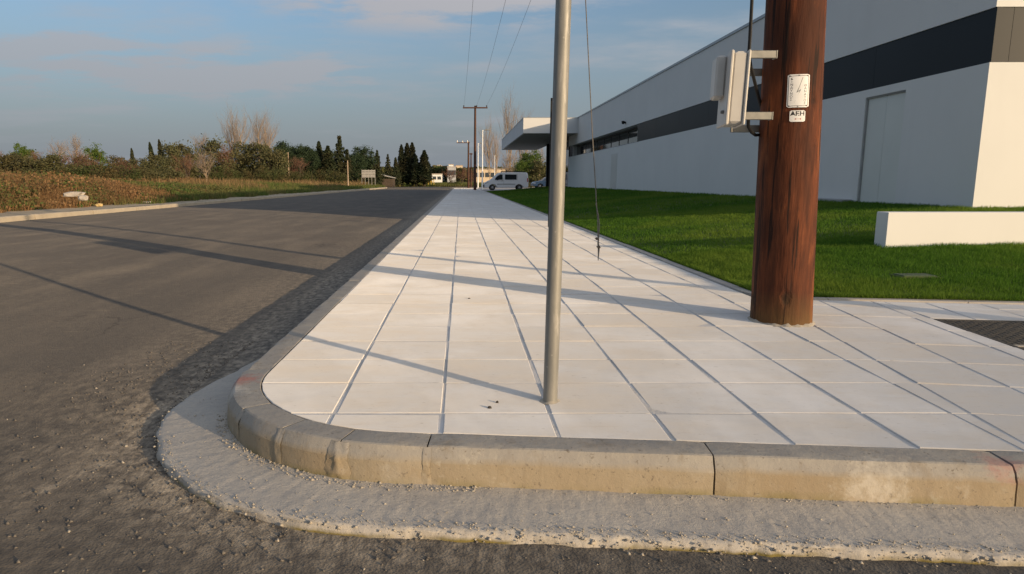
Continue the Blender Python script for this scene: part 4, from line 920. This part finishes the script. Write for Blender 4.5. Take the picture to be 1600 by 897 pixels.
def scatter(n, x0, x1, y0, y1, fn=None, pw=1.0):
    x = x1 - (x1 - x0) * rg.random(n) ** pw; y = y0 + (y1 - y0) * rg.random(n)
    k = np.ones(n, bool) if fn is None else fn(x, y); x, y = x[k], y[k]; return np.stack([x, y, field_z(x, y) - .02], -1)
def cards(P, size, rg, aspect=.6):
    n = len(P); d = rg.normal(size=(n, 3)); d /= np.linalg.norm(d, axis=1)[:, None]; e = rg.normal(size=(n, 3)); e -= (e * d).sum(1)[:, None] * d; e /= np.linalg.norm(e, axis=1)[:, None]
    s_ = np.asarray(size)[:, None] if hasattr(size, '__len__') else size
    V = np.stack([P - d * s_, P + e * s_ * aspect, P + d * s_, P - e * s_ * aspect], 1); return V.reshape(-1, 3), np.arange(n * 4).reshape(-1, 4)
def merge(parts):
    V = []; Fc = []; o = 0
    for v, f_ in parts: V.append(v); Fc.append(f_ + o); o += len(v)
    return np.concatenate(V), np.concatenate(Fc)
def jag(y): return -12.95 - 1.1 * vnoise(y, y * .3, .55, 91)          # ragged front of the growth
near = lambda x, y: x < jag(y)
# tall weeds near, lower grass farther up
def hmask(x, y): return .45 + 1.0 * vnoise(x, y, .35, 71)
P = scatter(60000, -24, -12.9, 13, 36, near, 1.6); fade = 1 - .6 * sstep(24, 36, P[:, 1]); h = (.25 + .70 * rg.random(len(P)) ** 1.4) * hmask(P[:, 0], P[:, 1]) * fade * (.45 + .55 * sstep(0, 1.6, jag(P[:, 1]) - P[:, 0]))
tag(obj('dry_weeds', np_mesh('dry_weeds', *blades(P, h * 1.5, .022 * np.ones(len(P)), .75, rg)), M['redweed']), kind='stuff')
P = scatter(110000, -30, -12.9, 13, 45, near, 1.4); fade = 1 - .5 * sstep(24, 40, P[:, 1]); g_mask = vnoise(P[:, 0], P[:, 1], .45, 73); P = P[g_mask > .43]; fade = fade[g_mask > .43]
P[:, 2] += rg.random(len(P)) ** .8 * 1.0 * hmask(P[:, 0], P[:, 1]) * fade * (.35 + .65 * sstep(0, 1.5, jag(P[:, 1]) - P[:, 0]))
tag(obj('leafy_weeds', np_mesh('leafy_weeds', *cards(P, .035 + .05 * rg.random(len(P)), rg)), M['weed']), kind='stuff')
P = scatter(52000, -26, -12.9, 13, 40, near, 1.4); P[:, 2] += rg.random(len(P)) ** .8 * .95 * hmask(P[:, 0] + 9, P[:, 1]) * (1 - .6 * sstep(26, 40, P[:, 1])) * (.3 + .7 * sstep(0, 1.5, jag(P[:, 1]) - P[:, 0]))
tag(obj('brown_leaves', np_mesh('brown_leaves', *cards(P, .025 + .045 * rg.random(len(P)), rg)), M['redweed']), kind='stuff')
P = scatter(90000, -34, -12.8, 26, 117, lambda x, y: x < jag(y) + .35, 1.5); h = (.14 + .34 * rg.random(len(P))) * (.6 + .8 * vnoise(P[:, 0], P[:, 1], .25, 75))
tag(obj('verge_grass', np_mesh('verge_grass', *blades(P, h, .02 + .0006 * P[:, 1], .7, rg)), M['verge']), kind='stuff')
P = scatter(80000, -110, -15.5, 24, 118, lambda x, y: vnoise(x, y, .14, 83) + .25 * sstep(60, 110, y) > .46, 1.2); h = (.25 + .55 * rg.random(len(P))) * (.6 + .8 * vnoise(P[:, 0], P[:, 1], .2, 77))
tag(obj('dry_grass', np_mesh('dry_grass', *blades(P, h, .03 + .0008 * P[:, 1], .8, rg)), M['straw']), kind='stuff')
n = 40000; P = np.stack([-45 + 60 * rg.random(n), 137 + 60 * rg.random(n) ** 1.5, np.full(n, .08)], -1); P[:, 2] += .25 * sstep(136, 150, P[:, 1])
tag(obj('far_grass', np_mesh('far_grass', *blades(P, .2 + .5 * rg.random(n), np.full(n, .14), .6, rg)), M['verge']), kind='stuff')

def rock(label, p, sx, sy, sz, m, seed, cat='rock'):
    import bmesh
    bm = bmesh.new(); bmesh.ops.create_icosphere(bm, subdivisions=2, radius=1)
    for v in bm.verts:
        c = v.co; k = .62 + .75 * float(vnoise(c.x * 1.3 + c.z + 7, c.y * 1.3 - c.z * .7 + 7, 1.7, seed)); b_ = max(abs(c.x), abs(c.y), abs(c.z)); q = c.normalized() * k * min(1.3, .85 / b_ ** .8)
        v.co = (p[0] + q.x * sx, p[1] + q.y * sy, p[2] + max(q.z, -.4) * sz)
    me = bpy.data.meshes.new('rock'); bm.to_mesh(me); bm.free(); return tag(obj('rock', me, m), label, cat)
def grd(x, y): q = ong(x, y, .2); return (q.x, q.y, .2)
a = at(116, 303, 19.6); rock('long pale boulder lying among the weeds left of the road', (a.x, 19.6, a.z - .03), .31, .2, .11, M['rock'], 1)
a = at(132, 309, 19.3); rock('squarish pale boulder at the right end of the long boulder', (a.x - .05, 19.3, a.z - .03), .14, .13, .11, M['rock'], 2)
q = grd(155, 321); rock('small yellow rubble lump on the sandy strip behind the far kerb', q, .12, .10, .09, M['rocky'], 3)
q = grd(228, 316); rock('flat pale stone by the far kerb where the shade begins', q, .28, .16, .06, M['rock'], 4)
q = grd(242, 314); rock('rounder pale stone right of the flat stone by the far kerb', q, .20, .14, .08, M['rock'], 5)

# ------------------------------------------------------------------ trees and shrubs
def tube_np(segs, sides=3):
    p0 = np.array([s_[0] for s_ in segs]); p1 = np.array([s_[1] for s_ in segs]); r0 = np.array([s_[2] for s_ in segs]); r1 = np.array([s_[3] for s_ in segs])
    d = p1 - p0; d /= np.linalg.norm(d, axis=1)[:, None] + 1e-9; up = np.where(np.abs(d[:, 2:3]) < .9, np.array([[0, 0, 1.]]), np.array([[1., 0, 0]])); a = np.cross(d, up); a /= np.linalg.norm(a, axis=1)[:, None]; b = np.cross(d, a)
    V = []; 
    for k in range(sides):
        t = 2 * math.pi * k / sides; o = a * math.cos(t) + b * math.sin(t); V += [p0 + o * r0[:, None], p1 + o * r1[:, None]]
    V = np.stack(V, 1); n = len(segs); fi = np.array([(2 * k, 2 * ((k + 1) % sides), 2 * ((k + 1) % sides) + 1, 2 * k + 1) for k in range(sides)])
    return V.reshape(-1, 3), (np.arange(n)[:, None, None] * sides * 2 + fi[None]).reshape(-1, 4)
def branches(rnd, h, r0, levels, spread, up, first, nb, narrow=1.0):
    trunk, tw = [], []
    def grow(p, d, L, r_, lev):
        n = 4 if lev < 2 else 3; q = p.copy(); pts = [q.copy()]
        for i in range(n):
            d = d + rnd.normal(size=3) * .09 * (1 + lev * .5); d[2] += up * .1 * lev; d /= np.linalg.norm(d); q = q + d * L / n; pts.append(q.copy())
        for i in range(n): (trunk if lev < 2 else tw).append((pts[i], pts[i + 1], r_ * (1 - .6 * i / n), r_ * (1 - .6 * (i + 1) / n)))
        if lev >= levels: return
        for k in range(nb[lev]):
            t = first if lev == 0 else .2; f_ = t + (1 - t) * (k + rnd.random()) / nb[lev]; i = min(int(f_ * n), n - 1); bp = pts[i] + (pts[i + 1] - pts[i]) * (f_ * n - i)
            a = rnd.random() * 6.283; s_ = spread * (.7 + .6 * rnd.random()) * (narrow if lev == 0 else 1); nd = d * math.cos(s_) + np.array([math.cos(a), math.sin(a), .1]) * math.sin(s_); nd /= np.linalg.norm(nd)
            grow(bp, nd, L * (.62 if lev == 0 else .55) * (1.1 - .55 * f_ if lev == 0 else 1) * (.8 + .4 * rnd.random()), r_ * .5 * (1.1 - .5 * f_), lev + 1)
    grow(np.array([0, 0, -.1]), np.array([0., 0, 1]), h, r0, 0); return trunk, tw
protos = {}
def tree_proto(kind, seed):
    key = (kind, seed)
    if key in protos: return protos[key]
    rnd = np.random.default_rng(seed * 13 + len(kind)); h = 10.0
    if kind in ('bare', 'redbare', 'poplar'):
        if kind == 'poplar': tr, tw = branches(rnd, 9.4, .13, 3, .34, .9, .15, [20, 5, 5])
        else: tr, tw = branches(rnd, 7.2, .17, 3, .72, .55, .22, [13, 8, 6])
        mt = M['palebark'] if kind != 'redbare' else M['bark']; mc = M['twig'] if kind != 'redbare' else M['redtwig']
        mr = .005 if kind == 'poplar' else .012; tw = [(a, b, max(c, mr), max(d, mr * .7)) for a, b, c, d in tw]
        T = tube_np(tr, 5); Cn = tube_np(tw, 3)
    else:
        n = {'cypress': 5200, 'fir': 6500, 'pine': 6500, 'leafy': 5200, 'bush': 4200, 'shrub': 2600}[kind]
        if kind == 'cypress':
            z = rnd.random(n) ** .85; prof = np.minimum(1, z * 7) * (1 - z) ** .62 * (.75 + .5 * vnoise(z * 14, np.zeros(n), 1, seed)); a = rnd.random(n) * 6.283; rr = prof * 1.35 * (.35 + .65 * rnd.random(n) ** .6) * (.40 + 1.15 * vnoise(np.cos(a) * 2 + 4 + z * 9, np.sin(a) * 2 + 4 + z * 16, 1.6, seed))
            P = np.stack([np.cos(a) * rr, np.sin(a) * rr, .25 + z * 9.75], -1); sz = .10 + .16 * rnd.random(n); m = M['cyp']; tr = [(np.array([0, 0, -.1]), np.array([0, 0, 8.]), .16, .03)]
        elif kind == 'fir':
            tiers = 13; t = rnd.integers(0, tiers, n); zt = (t + .1) / tiers; R0 = 2.5 * (1 - zt) ** .85 + .12; nb_ = 7; bi = rnd.integers(0, nb_, n); a = bi * 6.283 / nb_ + t * 1.3 + rnd.normal(size=n) * .16; L = rnd.random(n) ** .6 * (.45 + .9 * hash2(t, bi, seed))
            rr = R0 * L; P = np.stack([np.cos(a) * rr, np.sin(a) * rr, .7 + zt * 9.1 - .22 * rr + .16 * L * R0 + rnd.normal(size=n) * .16], -1); sz = .10 + .17 * rnd.random(n); m = M['cyp']; tr = [(np.array([0, 0, -.1]), np.array([0, 0, 9.5]), .20, .03)]
        else:
            if kind == 'pine': nc, cz, rad, spreadz, cs, m, th = 34, 6.2, 3.0, 3.4, .62, M['pine'], .2
            elif kind == 'leafy': nc, cz, rad, spreadz, cs, m, th = 44, 5.8, 2.7, 3.8, .55, M['green'], .16
            elif kind == 'bush': nc, cz, rad, spreadz, cs, m, th = 40, 4.6, 4.2, 4.6, .9, M['olive'], .14
            else: nc, cz, rad, spreadz, cs, m, th = 30, 3.4, 5.0, 3.6, 1.2, M['bushg'], .1
            C = rnd.normal(size=(nc, 3)); C /= np.linalg.norm(C, axis=1)[:, None]; C *= (.45 + .55 * rnd.random((nc, 1))); C = C * np.array([rad, rad, spreadz]) + np.array([0, 0, cz])
            ci = rnd.integers(0, nc, n); P = C[ci] + rnd.normal(size=(n, 3)) * cs * (.45 + .75 * hash2(ci, ci * 3, seed))[:, None] * np.array([1, 1, .75]); P[:, 2] = np.maximum(P[:, 2], .1)
            sz = .09 + .15 * rnd.random(n) if kind not in ('bush', 'shrub') else .14 + .2 * rnd.random(n)
            tr = [(np.array([0, 0, -.1]), np.array([.1, .05, cz * .7]), th, th * .6)] + [(np.array([.1, .05, cz * .45]), c * np.array([.9, .9, 1]), th * .45, .03) for c in C[:16]]
        T = tube_np(tr, 6); Cn = cards(P, sz, rnd, .55); mt = M['bark']; mc = m
    tm = np_mesh('trunk', *T, True); cm = np_mesh('crown', *Cn); tm.materials.append(mt); cm.materials.append(mc); protos[key] = (tm, cm); return protos[key]
NAMES = {'bare': ('bare_tree', 'tree'), 'redbare': ('bare_tree', 'tree'), 'poplar': ('poplar_tree', 'tree'), 'cypress': ('cypress_tree', 'tree'), 'fir': ('fir_tree', 'tree'), 'pine': ('pine_tree', 'tree'), 'leafy': ('leafy_tree', 'tree'), 'bush': ('shrub', 'shrub'), 'shrub': ('shrub', 'shrub')}
def tree(kind, label, px_, ptop, Y, width=1.0, seed=1, zb=None, lean=0.0, group=None):
    p = at(px_, ptop, Y); zb = (float(field_z(p.x, Y)) if (p.x < -13 and Y < 118) else .3) if zb is None else zb
    sc = (p.z - zb) / (10.0 if kind not in ('shrub', 'bush') else 9.0); nm, cat = NAMES[kind]
    root = thing(nm, label, cat, (p.x, Y, zb), group); root.scale = (sc * width, sc * width, sc); root.rotation_euler = (0, lean, random.random() * 6.28 if lean == 0 else 0)
    tm, cm = tree_proto(kind, seed)
    for n_, me in (('trunk', tm), ('crown', cm)): o = bpy.data.objects.new(n_, me); COL.objects.link(o); o.parent = root
    return root
GT = 'trees beyond the field on the left'
T_ = [
 # reddish and olive scrub belt on the far left
 ('redbare', 'reddish bare tree at the left edge of the picture', 8, 238, 52, 1.5, 1), ('leafy', 'thin green tree, first with leaves from the left edge', 24, 222, 60, .8, 2), ('leafy', 'bright green narrow tree right beside the thin green one', 40, 222, 58, .7, 3),
 ('redbare', 'low reddish thicket tree right of the bright green narrow tree', 60, 236, 50, 1.5, 2), ('bare', 'pale bare tree rising over the reddish thicket', 88, 214, 66, .7, 1), ('redbare', 'reddish tree behind the long boulder', 92, 238, 50, 1.6, 3), ('bare', 'pale forked bare tree right of the long boulder', 115, 212, 62, .8, 2), ('bush', 'dark olive bush left of the blue green tree', 128, 246, 52, 1.3, 1), ('leafy', 'blue green bushy tree above the boulders', 148, 224, 54, .9, 4), ('bush', 'olive bush right of the blue green bushy tree', 172, 246, 56, 1.3, 2), ('redbare', 'low reddish bare tree before the first thin cypress', 190, 247, 52, 1.5, 1),
 ('cypress', 'short thin cypress, first of three leaning left', 208, 232, 80, .9, 1, None, -.05), ('cypress', 'dark thin cypress, second of three leaning left', 240, 222, 85, .85, 2, None, -.10), ('cypress', 'dark thin cypress, third of three leaning left', 255, 218, 85, .85, 3, None, -.10),
 ('bush', 'pale olive round tree just right of the leaning cypresses', 266, 230, 80, 1.0, 3), ('bush', 'taller olive round tree beside the leaning cypresses', 280, 225, 82, 1.0, 4), ('bare', 'grey bare tree behind the olive round trees', 308, 208, 95, .8, 3), ('bare', 'bare tree with a clean pale trunk standing in the dry grass', 319, 232, 60, 1.0, 1),
 ('bush', 'olive tree behind the pale trunk', 332, 222, 92, 1.0, 1), ('redbare', 'rusty coloured tree right of the pale trunk', 347, 226, 92, 1.0, 2), ('poplar', 'tallest pale bare poplar of the left clump', 356, 200, 100, 1.0, 1), ('poplar', 'pale bare poplar at the right side of the tallest one', 374, 204, 100, 1.0, 2), ('bush', 'olive shrub at the foot of the tallest poplars', 372, 226, 98, 1.1, 2), ('poplar', 'greyer bare poplar right of the tallest clump', 400, 204, 104, 1.2, 3), ('poplar', 'bare poplar next to the dark pines', 420, 206, 106, 1.2, 1), ('bush', 'olive shrub between the poplars and the dark pines', 402, 228, 98, 1.1, 3), ('bush', 'yellowish olive shrub left of the dark pines', 424, 232, 96, 1.1, 4),
 ('shrub', 'low dark hedge shrub right of the pale trunk', 345, 254, 82, 1.1, 1), ('shrub', 'low dark hedge shrub under the tallest poplars', 372, 256, 84, 1.1, 2), ('shrub', 'low dark hedge shrub under the greyer poplar', 402, 257, 86, 1.1, 3), ('shrub', 'low dark hedge shrub under the dark pines', 434, 257, 88, 1.1, 1), ('shrub', 'low green hedge shrub under the middle pines', 466, 259, 92, 1.1, 2), ('shrub', 'low green hedge shrub left of the big fir', 495, 260, 94, 1.1, 3), ('shrub', 'low green hedge shrub under the big fir', 524, 261, 96, 1.1, 1),
 ('pine', 'dark green pine, leftmost of the evergreen clump', 441, 221, 108, .95, 1), ('pine', 'dark green pine, second of the evergreen clump', 456, 226, 112, .9, 2), ('pine', 'dark green pine, third of the evergreen clump', 471, 226, 110, .9, 3), ('pine', 'dark green pine just left of the thin cypress in the clump', 486, 231, 110, .9, 1), ('cypress', 'thin dark cypress in the middle of the evergreen clump', 498, 221, 112, 1.3, 4), ('cypress', 'dark broad cypress touching the left side of the big fir', 512, 228, 110, 1.9, 5), ('redbare', 'reddish bare shrub in front of the evergreen clump', 468, 244, 100, 1.6, 3),
 ('fir', 'big brownish fir towering over the evergreen clump', 530, 209, 112, .80, 1), ('fir', 'smaller dark fir on the right flank of the big fir', 542, 231, 112, .85, 2), ('pine', 'round topped dark pine with gaps above the white board', 567, 226, 122, .95, 2), ('pine', 'lower dark pine leaning out beside the round topped pine', 558, 238, 120, .8, 3), ('fir', 'pointed dark fir right of the round topped pine', 589, 232, 124, .75, 3), ('fir', 'lower dark fir between the pine and the pointed fir', 579, 242, 122, .7, 1),
 ('fir', 'small slim fir, first of the far evergreen row', 606, 239, 136, .62, 2), ('fir', 'small broad fir, second of the far evergreen row', 618, 244, 136, .8, 3), ('cypress', 'slim dark cypress, third of the far evergreen row', 627, 226, 138, 1.1, 2), ('cypress', 'dense dark cypress, fourth of the far evergreen row', 636, 224, 138, 1.35, 1), ('cypress', 'tall dark cypress with a thin tip, fifth of the far row', 644, 223, 138, 1.3, 3), ('cypress', 'short dark cypress filling the right end of the far row', 650, 243, 136, 1.6, 4), ('cypress', 'lone stout dark cypress standing apart at the road end', 663, 235, 136, 1.9, 5),
 ('bush', 'dark olive thicket shrub under the left edge trees', 4, 246, 46, 1.5, 3), ('bush', 'olive thicket shrub between the two green narrow trees', 31, 243, 47, 1.5, 2), ('bush', 'brownish olive thicket shrub under the reddish thicket', 57, 247, 46, 1.5, 4), ('bush', 'olive thicket shrub left of the pale bare tree', 80, 244, 47, 1.5, 1), ('shrub', 'dark thicket shrub right above the long boulder', 105, 248, 46, 1.3, 2), ('shrub', 'dark thicket shrub under the blue green bushy tree', 147, 249, 47, 1.3, 3), ('redbare', 'reddish thicket tree between the boulder and the blue green tree', 126, 236, 49, 1.5, 1), ('shrub', 'dark thicket shrub left of the first thin cypress', 192, 252, 50, 1.3, 1), ('bush', 'olive thicket shrub right of the first thin cypress', 222, 250, 54, 1.5, 2), ('bush', 'olive thicket shrub at the foot of the leaning cypresses', 248, 246, 60, 1.4, 3), ('redbare', 'reddish bare thicket right of the leaning cypresses', 292, 240, 70, 1.5, 2),
 ('pine', 'dark pine crown between the leftmost two of the clump', 448, 229, 116, 1.2, 2), ('pine', 'dark pine crown behind the third pine of the clump', 478, 229, 118, 1.3, 3), ('pine', 'dark pine crown between the thin cypress and the broad one', 505, 234, 116, 1.2, 1), ('pine', 'dark pine crown just right of the broad cypress', 519, 233, 118, 1.2, 2), ('pine', 'dark pine crown filling the gap right of the big fir', 548, 241, 118, 1.2, 1), ('pine', 'dark pine crown filling the gap before the pointed fir', 574, 240, 126, 1.1, 2),
 # behind the van and the canopy
 ('redbare', 'brown bare bush behind the far dark poles', 705, 263, 150, 1.6, 1, .2), ('redbare', 'brown bare bush left of the tall wooden pole', 722, 262, 155, 1.6, 2, .2), ('shrub', 'dark low shrub at the far end of the road', 709, 279, 142, 1.4, 1, .1), ('redbare', 'brown bare bush right behind the tall wooden pole', 738, 265, 160, 1.5, 3, .2),
 ('poplar', 'pinkish bare poplar behind the white lamp posts', 766, 212, 165, .8, 2, .2), ('poplar', 'thin bare poplar right of the lamp posts', 777, 228, 165, .8, 3, .2), ('poplar', 'tall bare poplar rising over the canopy edge', 801, 184, 120, .75, 1, .2), ('poplar', 'bare poplar seen below the canopy', 814, 205, 120, .9, 3, .2), ('bare', 'low bare tree behind the roof of the van', 795, 236, 112, 1.1, 1, .2), ('leafy', 'fresh green tree seen below the canopy behind the van', 826, 228, 105, 1.0, 1, .2), ('bush', 'olive bush right of the fresh green tree', 843, 252, 100, 1.2, 2, .2), ('bare', 'bare tree by the dark entrance pillar', 846, 228, 112, .9, 2, .2), ('leafy', 'second fresh green tree close behind the van', 818, 246, 100, 1.1, 3, .2),
]
for t in T_: tree(*t[:7], zb=t[7] if len(t) > 7 else None, lean=t[8] if len(t) > 8 else 0, group=GT if t[2] < 670 else None)
# low scrub mass behind the weeds
n = 60000; P = scatter(n, -75, -18, 40, 70, lambda x, y: (x > -.72 * y) | (y > 0), 1.0); P[:, 2] += rg.random(len(P)) ** .7 * (1.0 * (.2 + vnoise(P[:, 0], P[:, 1], .22, 95))) * sstep(-20, -27, P[:, 0])
tag(obj('scrub', np_mesh('scrub', *cards(P, .06 + .12 * rg.random(len(P)), rg)), M['redweed']), kind='stuff')
# far wood closing the view
n = 60000; x = -330 + 420 * rg.random(n); y = 260 + 60 * rg.random(n); hgt = 4.6 + 3.2 * vnoise(x, y * .2, .06, 97); P = np.stack([x, y, .6 + hgt * rg.random(n) ** .6], -1)
tag(obj('far_wood', np_mesh('far_wood', *cards(P, .5 + .6 * rg.random(n), rg)), M['bushg']), kind='stuff')

# ------------------------------------------------------------------ far buildings and small things at the road end
def block(root, x0, x1, y0, y1, z0, z1, m, nm='wall', roof=True, wins=0):
    g = MB(); g.box(x0, x1, y0, y1, z0, z1); w_ = g.build(nm, m, root)
    if roof: g = MB(); g.box(x0 - .15, x1 + .15, y0 - .15, y1 + .15, z1 + .003, z1 + .25); g.build('roof', M['roof'], root)
    for k in range(wins):
        xx = x0 + (x1 - x0) * (k + .5) / wins; g = MB(); g.box(xx - .55, xx + .55, y0 - .04, y0 + .05, z0 + (z1 - z0) * .55, z0 + (z1 - z0) * .82); g.build('window', M['far_win'], w_)
def fbuild(label, xl, xr, yt, Y, dep, m, wins=0, extra=()):
    a, b = at(xl, yt, Y), at(xr, yt, Y); r_ = thing('building', label, 'building', ((a.x + b.x) / 2, Y, 0)); block(r_, a.x, b.x, Y, Y + dep, -.2, a.z, m, wins=wins)
    for xl2, xr2, yt2, m2 in extra: p, q = at(xl2, yt2, Y), at(xr2, yt2, Y); block(r_, p.x, q.x, Y + .3, Y + dep - .3, a.z + .26, p.z, m2)
fbuild('long low beige building behind the white van and the lamp posts', 741, 790, 265, 180, 12, M['beige'], 6)
fbuild('distant grey building with a white upper storey at the end of the road', 699, 712, 261, 250, 20, M['greyb'], 3, ((701, 708, 257.5, M['white']),))
fbuild('distant white building left of the grey one', 671, 698, 262, 290, 20, M['white'], 5, ((683, 688, 258.5, M['white']),))
fbuild('distant cream building right of the grey one', 712.5, 723, 259, 300, 20, M['beige'], 3)
fbuild('small white shed below the distant white building', 675, 690, 272.5, 210, 8, M['white'], 2)
# white slatted board in the field
M['board'] = simple('board_grey', (.40, .385, .36), (.33, .32, .30), 2, .7)
bo = thing('notice_board', 'pale slatted board standing before the dark pines', 'board', (at(575, 270, 110).x, 110, .5))
a, b = at(565, 265.5, 110), at(586, 277.5, 110)
for k in range(5): g = MB(); z0 = b.z + (a.z - b.z) * k / 5; g.box(a.x, b.x, 110, 110.06, z0 + .03, z0 + (a.z - b.z) / 5 - .03); g.build('plank', M['board'], bo)
for k in range(5): g = MB(); xx = a.x + (b.x - a.x) * k / 4; g.box(xx - .05, xx + .05, 110.061, 110.16, .2, a.z + .05); g.build('post', M['galv'], bo)
hs = thing('shed', 'low white roofed shed right of the slatted board', 'shed', (at(605, 275, 128).x, 128, .3)); a, b = at(597, 275.5, 128), at(614, 279.5, 128)
g = MB(); g.box(a.x, b.x, 128, 132, .1, b.z); g.build('wall', M['bark'], hs); g = MB(); g.loft([[(a.x - .2, y, a.z + .35), (b.x + .2, y, a.z - .25), (b.x + .2, y, a.z - .35), (a.x - .2, y, a.z + .2)] for y in (127.8, 132.2)]); g.build('roof', M['board'], hs)
fp = thing('wooden_post', 'thin pale post standing in the dry grass before the big fir', 'post', (at(543, 270, 92).x, 92, .4)); a = at(543, 251, 92); g = MB(); g.tube([(a.x, 92, .2), (a.x, 92, a.z)], [.10, .07], 8); g.build('shaft', M['palebark'], fp)
a = at(450, 238, 98); fp = thing('wooden_post', 'thin pale post in front of the leftmost dark pines', 'post', (a.x, 98, .4)); g = MB(); g.tube([(a.x, 98, .2), (a.x, 98, a.z)], [.10, .07], 8); g.build('shaft', M['palebark'], fp)
fe = thing('fence', 'low yellow railing across the far end of the road', 'fence', (at(655, 285, 138).x, 138, .1)); a, b = at(618, 281, 138), at(678, 288, 138)
for z in (a.z, (a.z + b.z) / 2 + .05): g = MB(); g.box(a.x, b.x, 138, 138.05, z - .06, z + .06); g.build('rail', M['yellow'], fe)
for k in range(15): g = MB(); xx = a.x + (b.x - a.x) * k / 14; g.box(xx - .05, xx + .05, 138.051, 138.12, 0, a.z + .12); g.build('post', M['yellow'], fe)
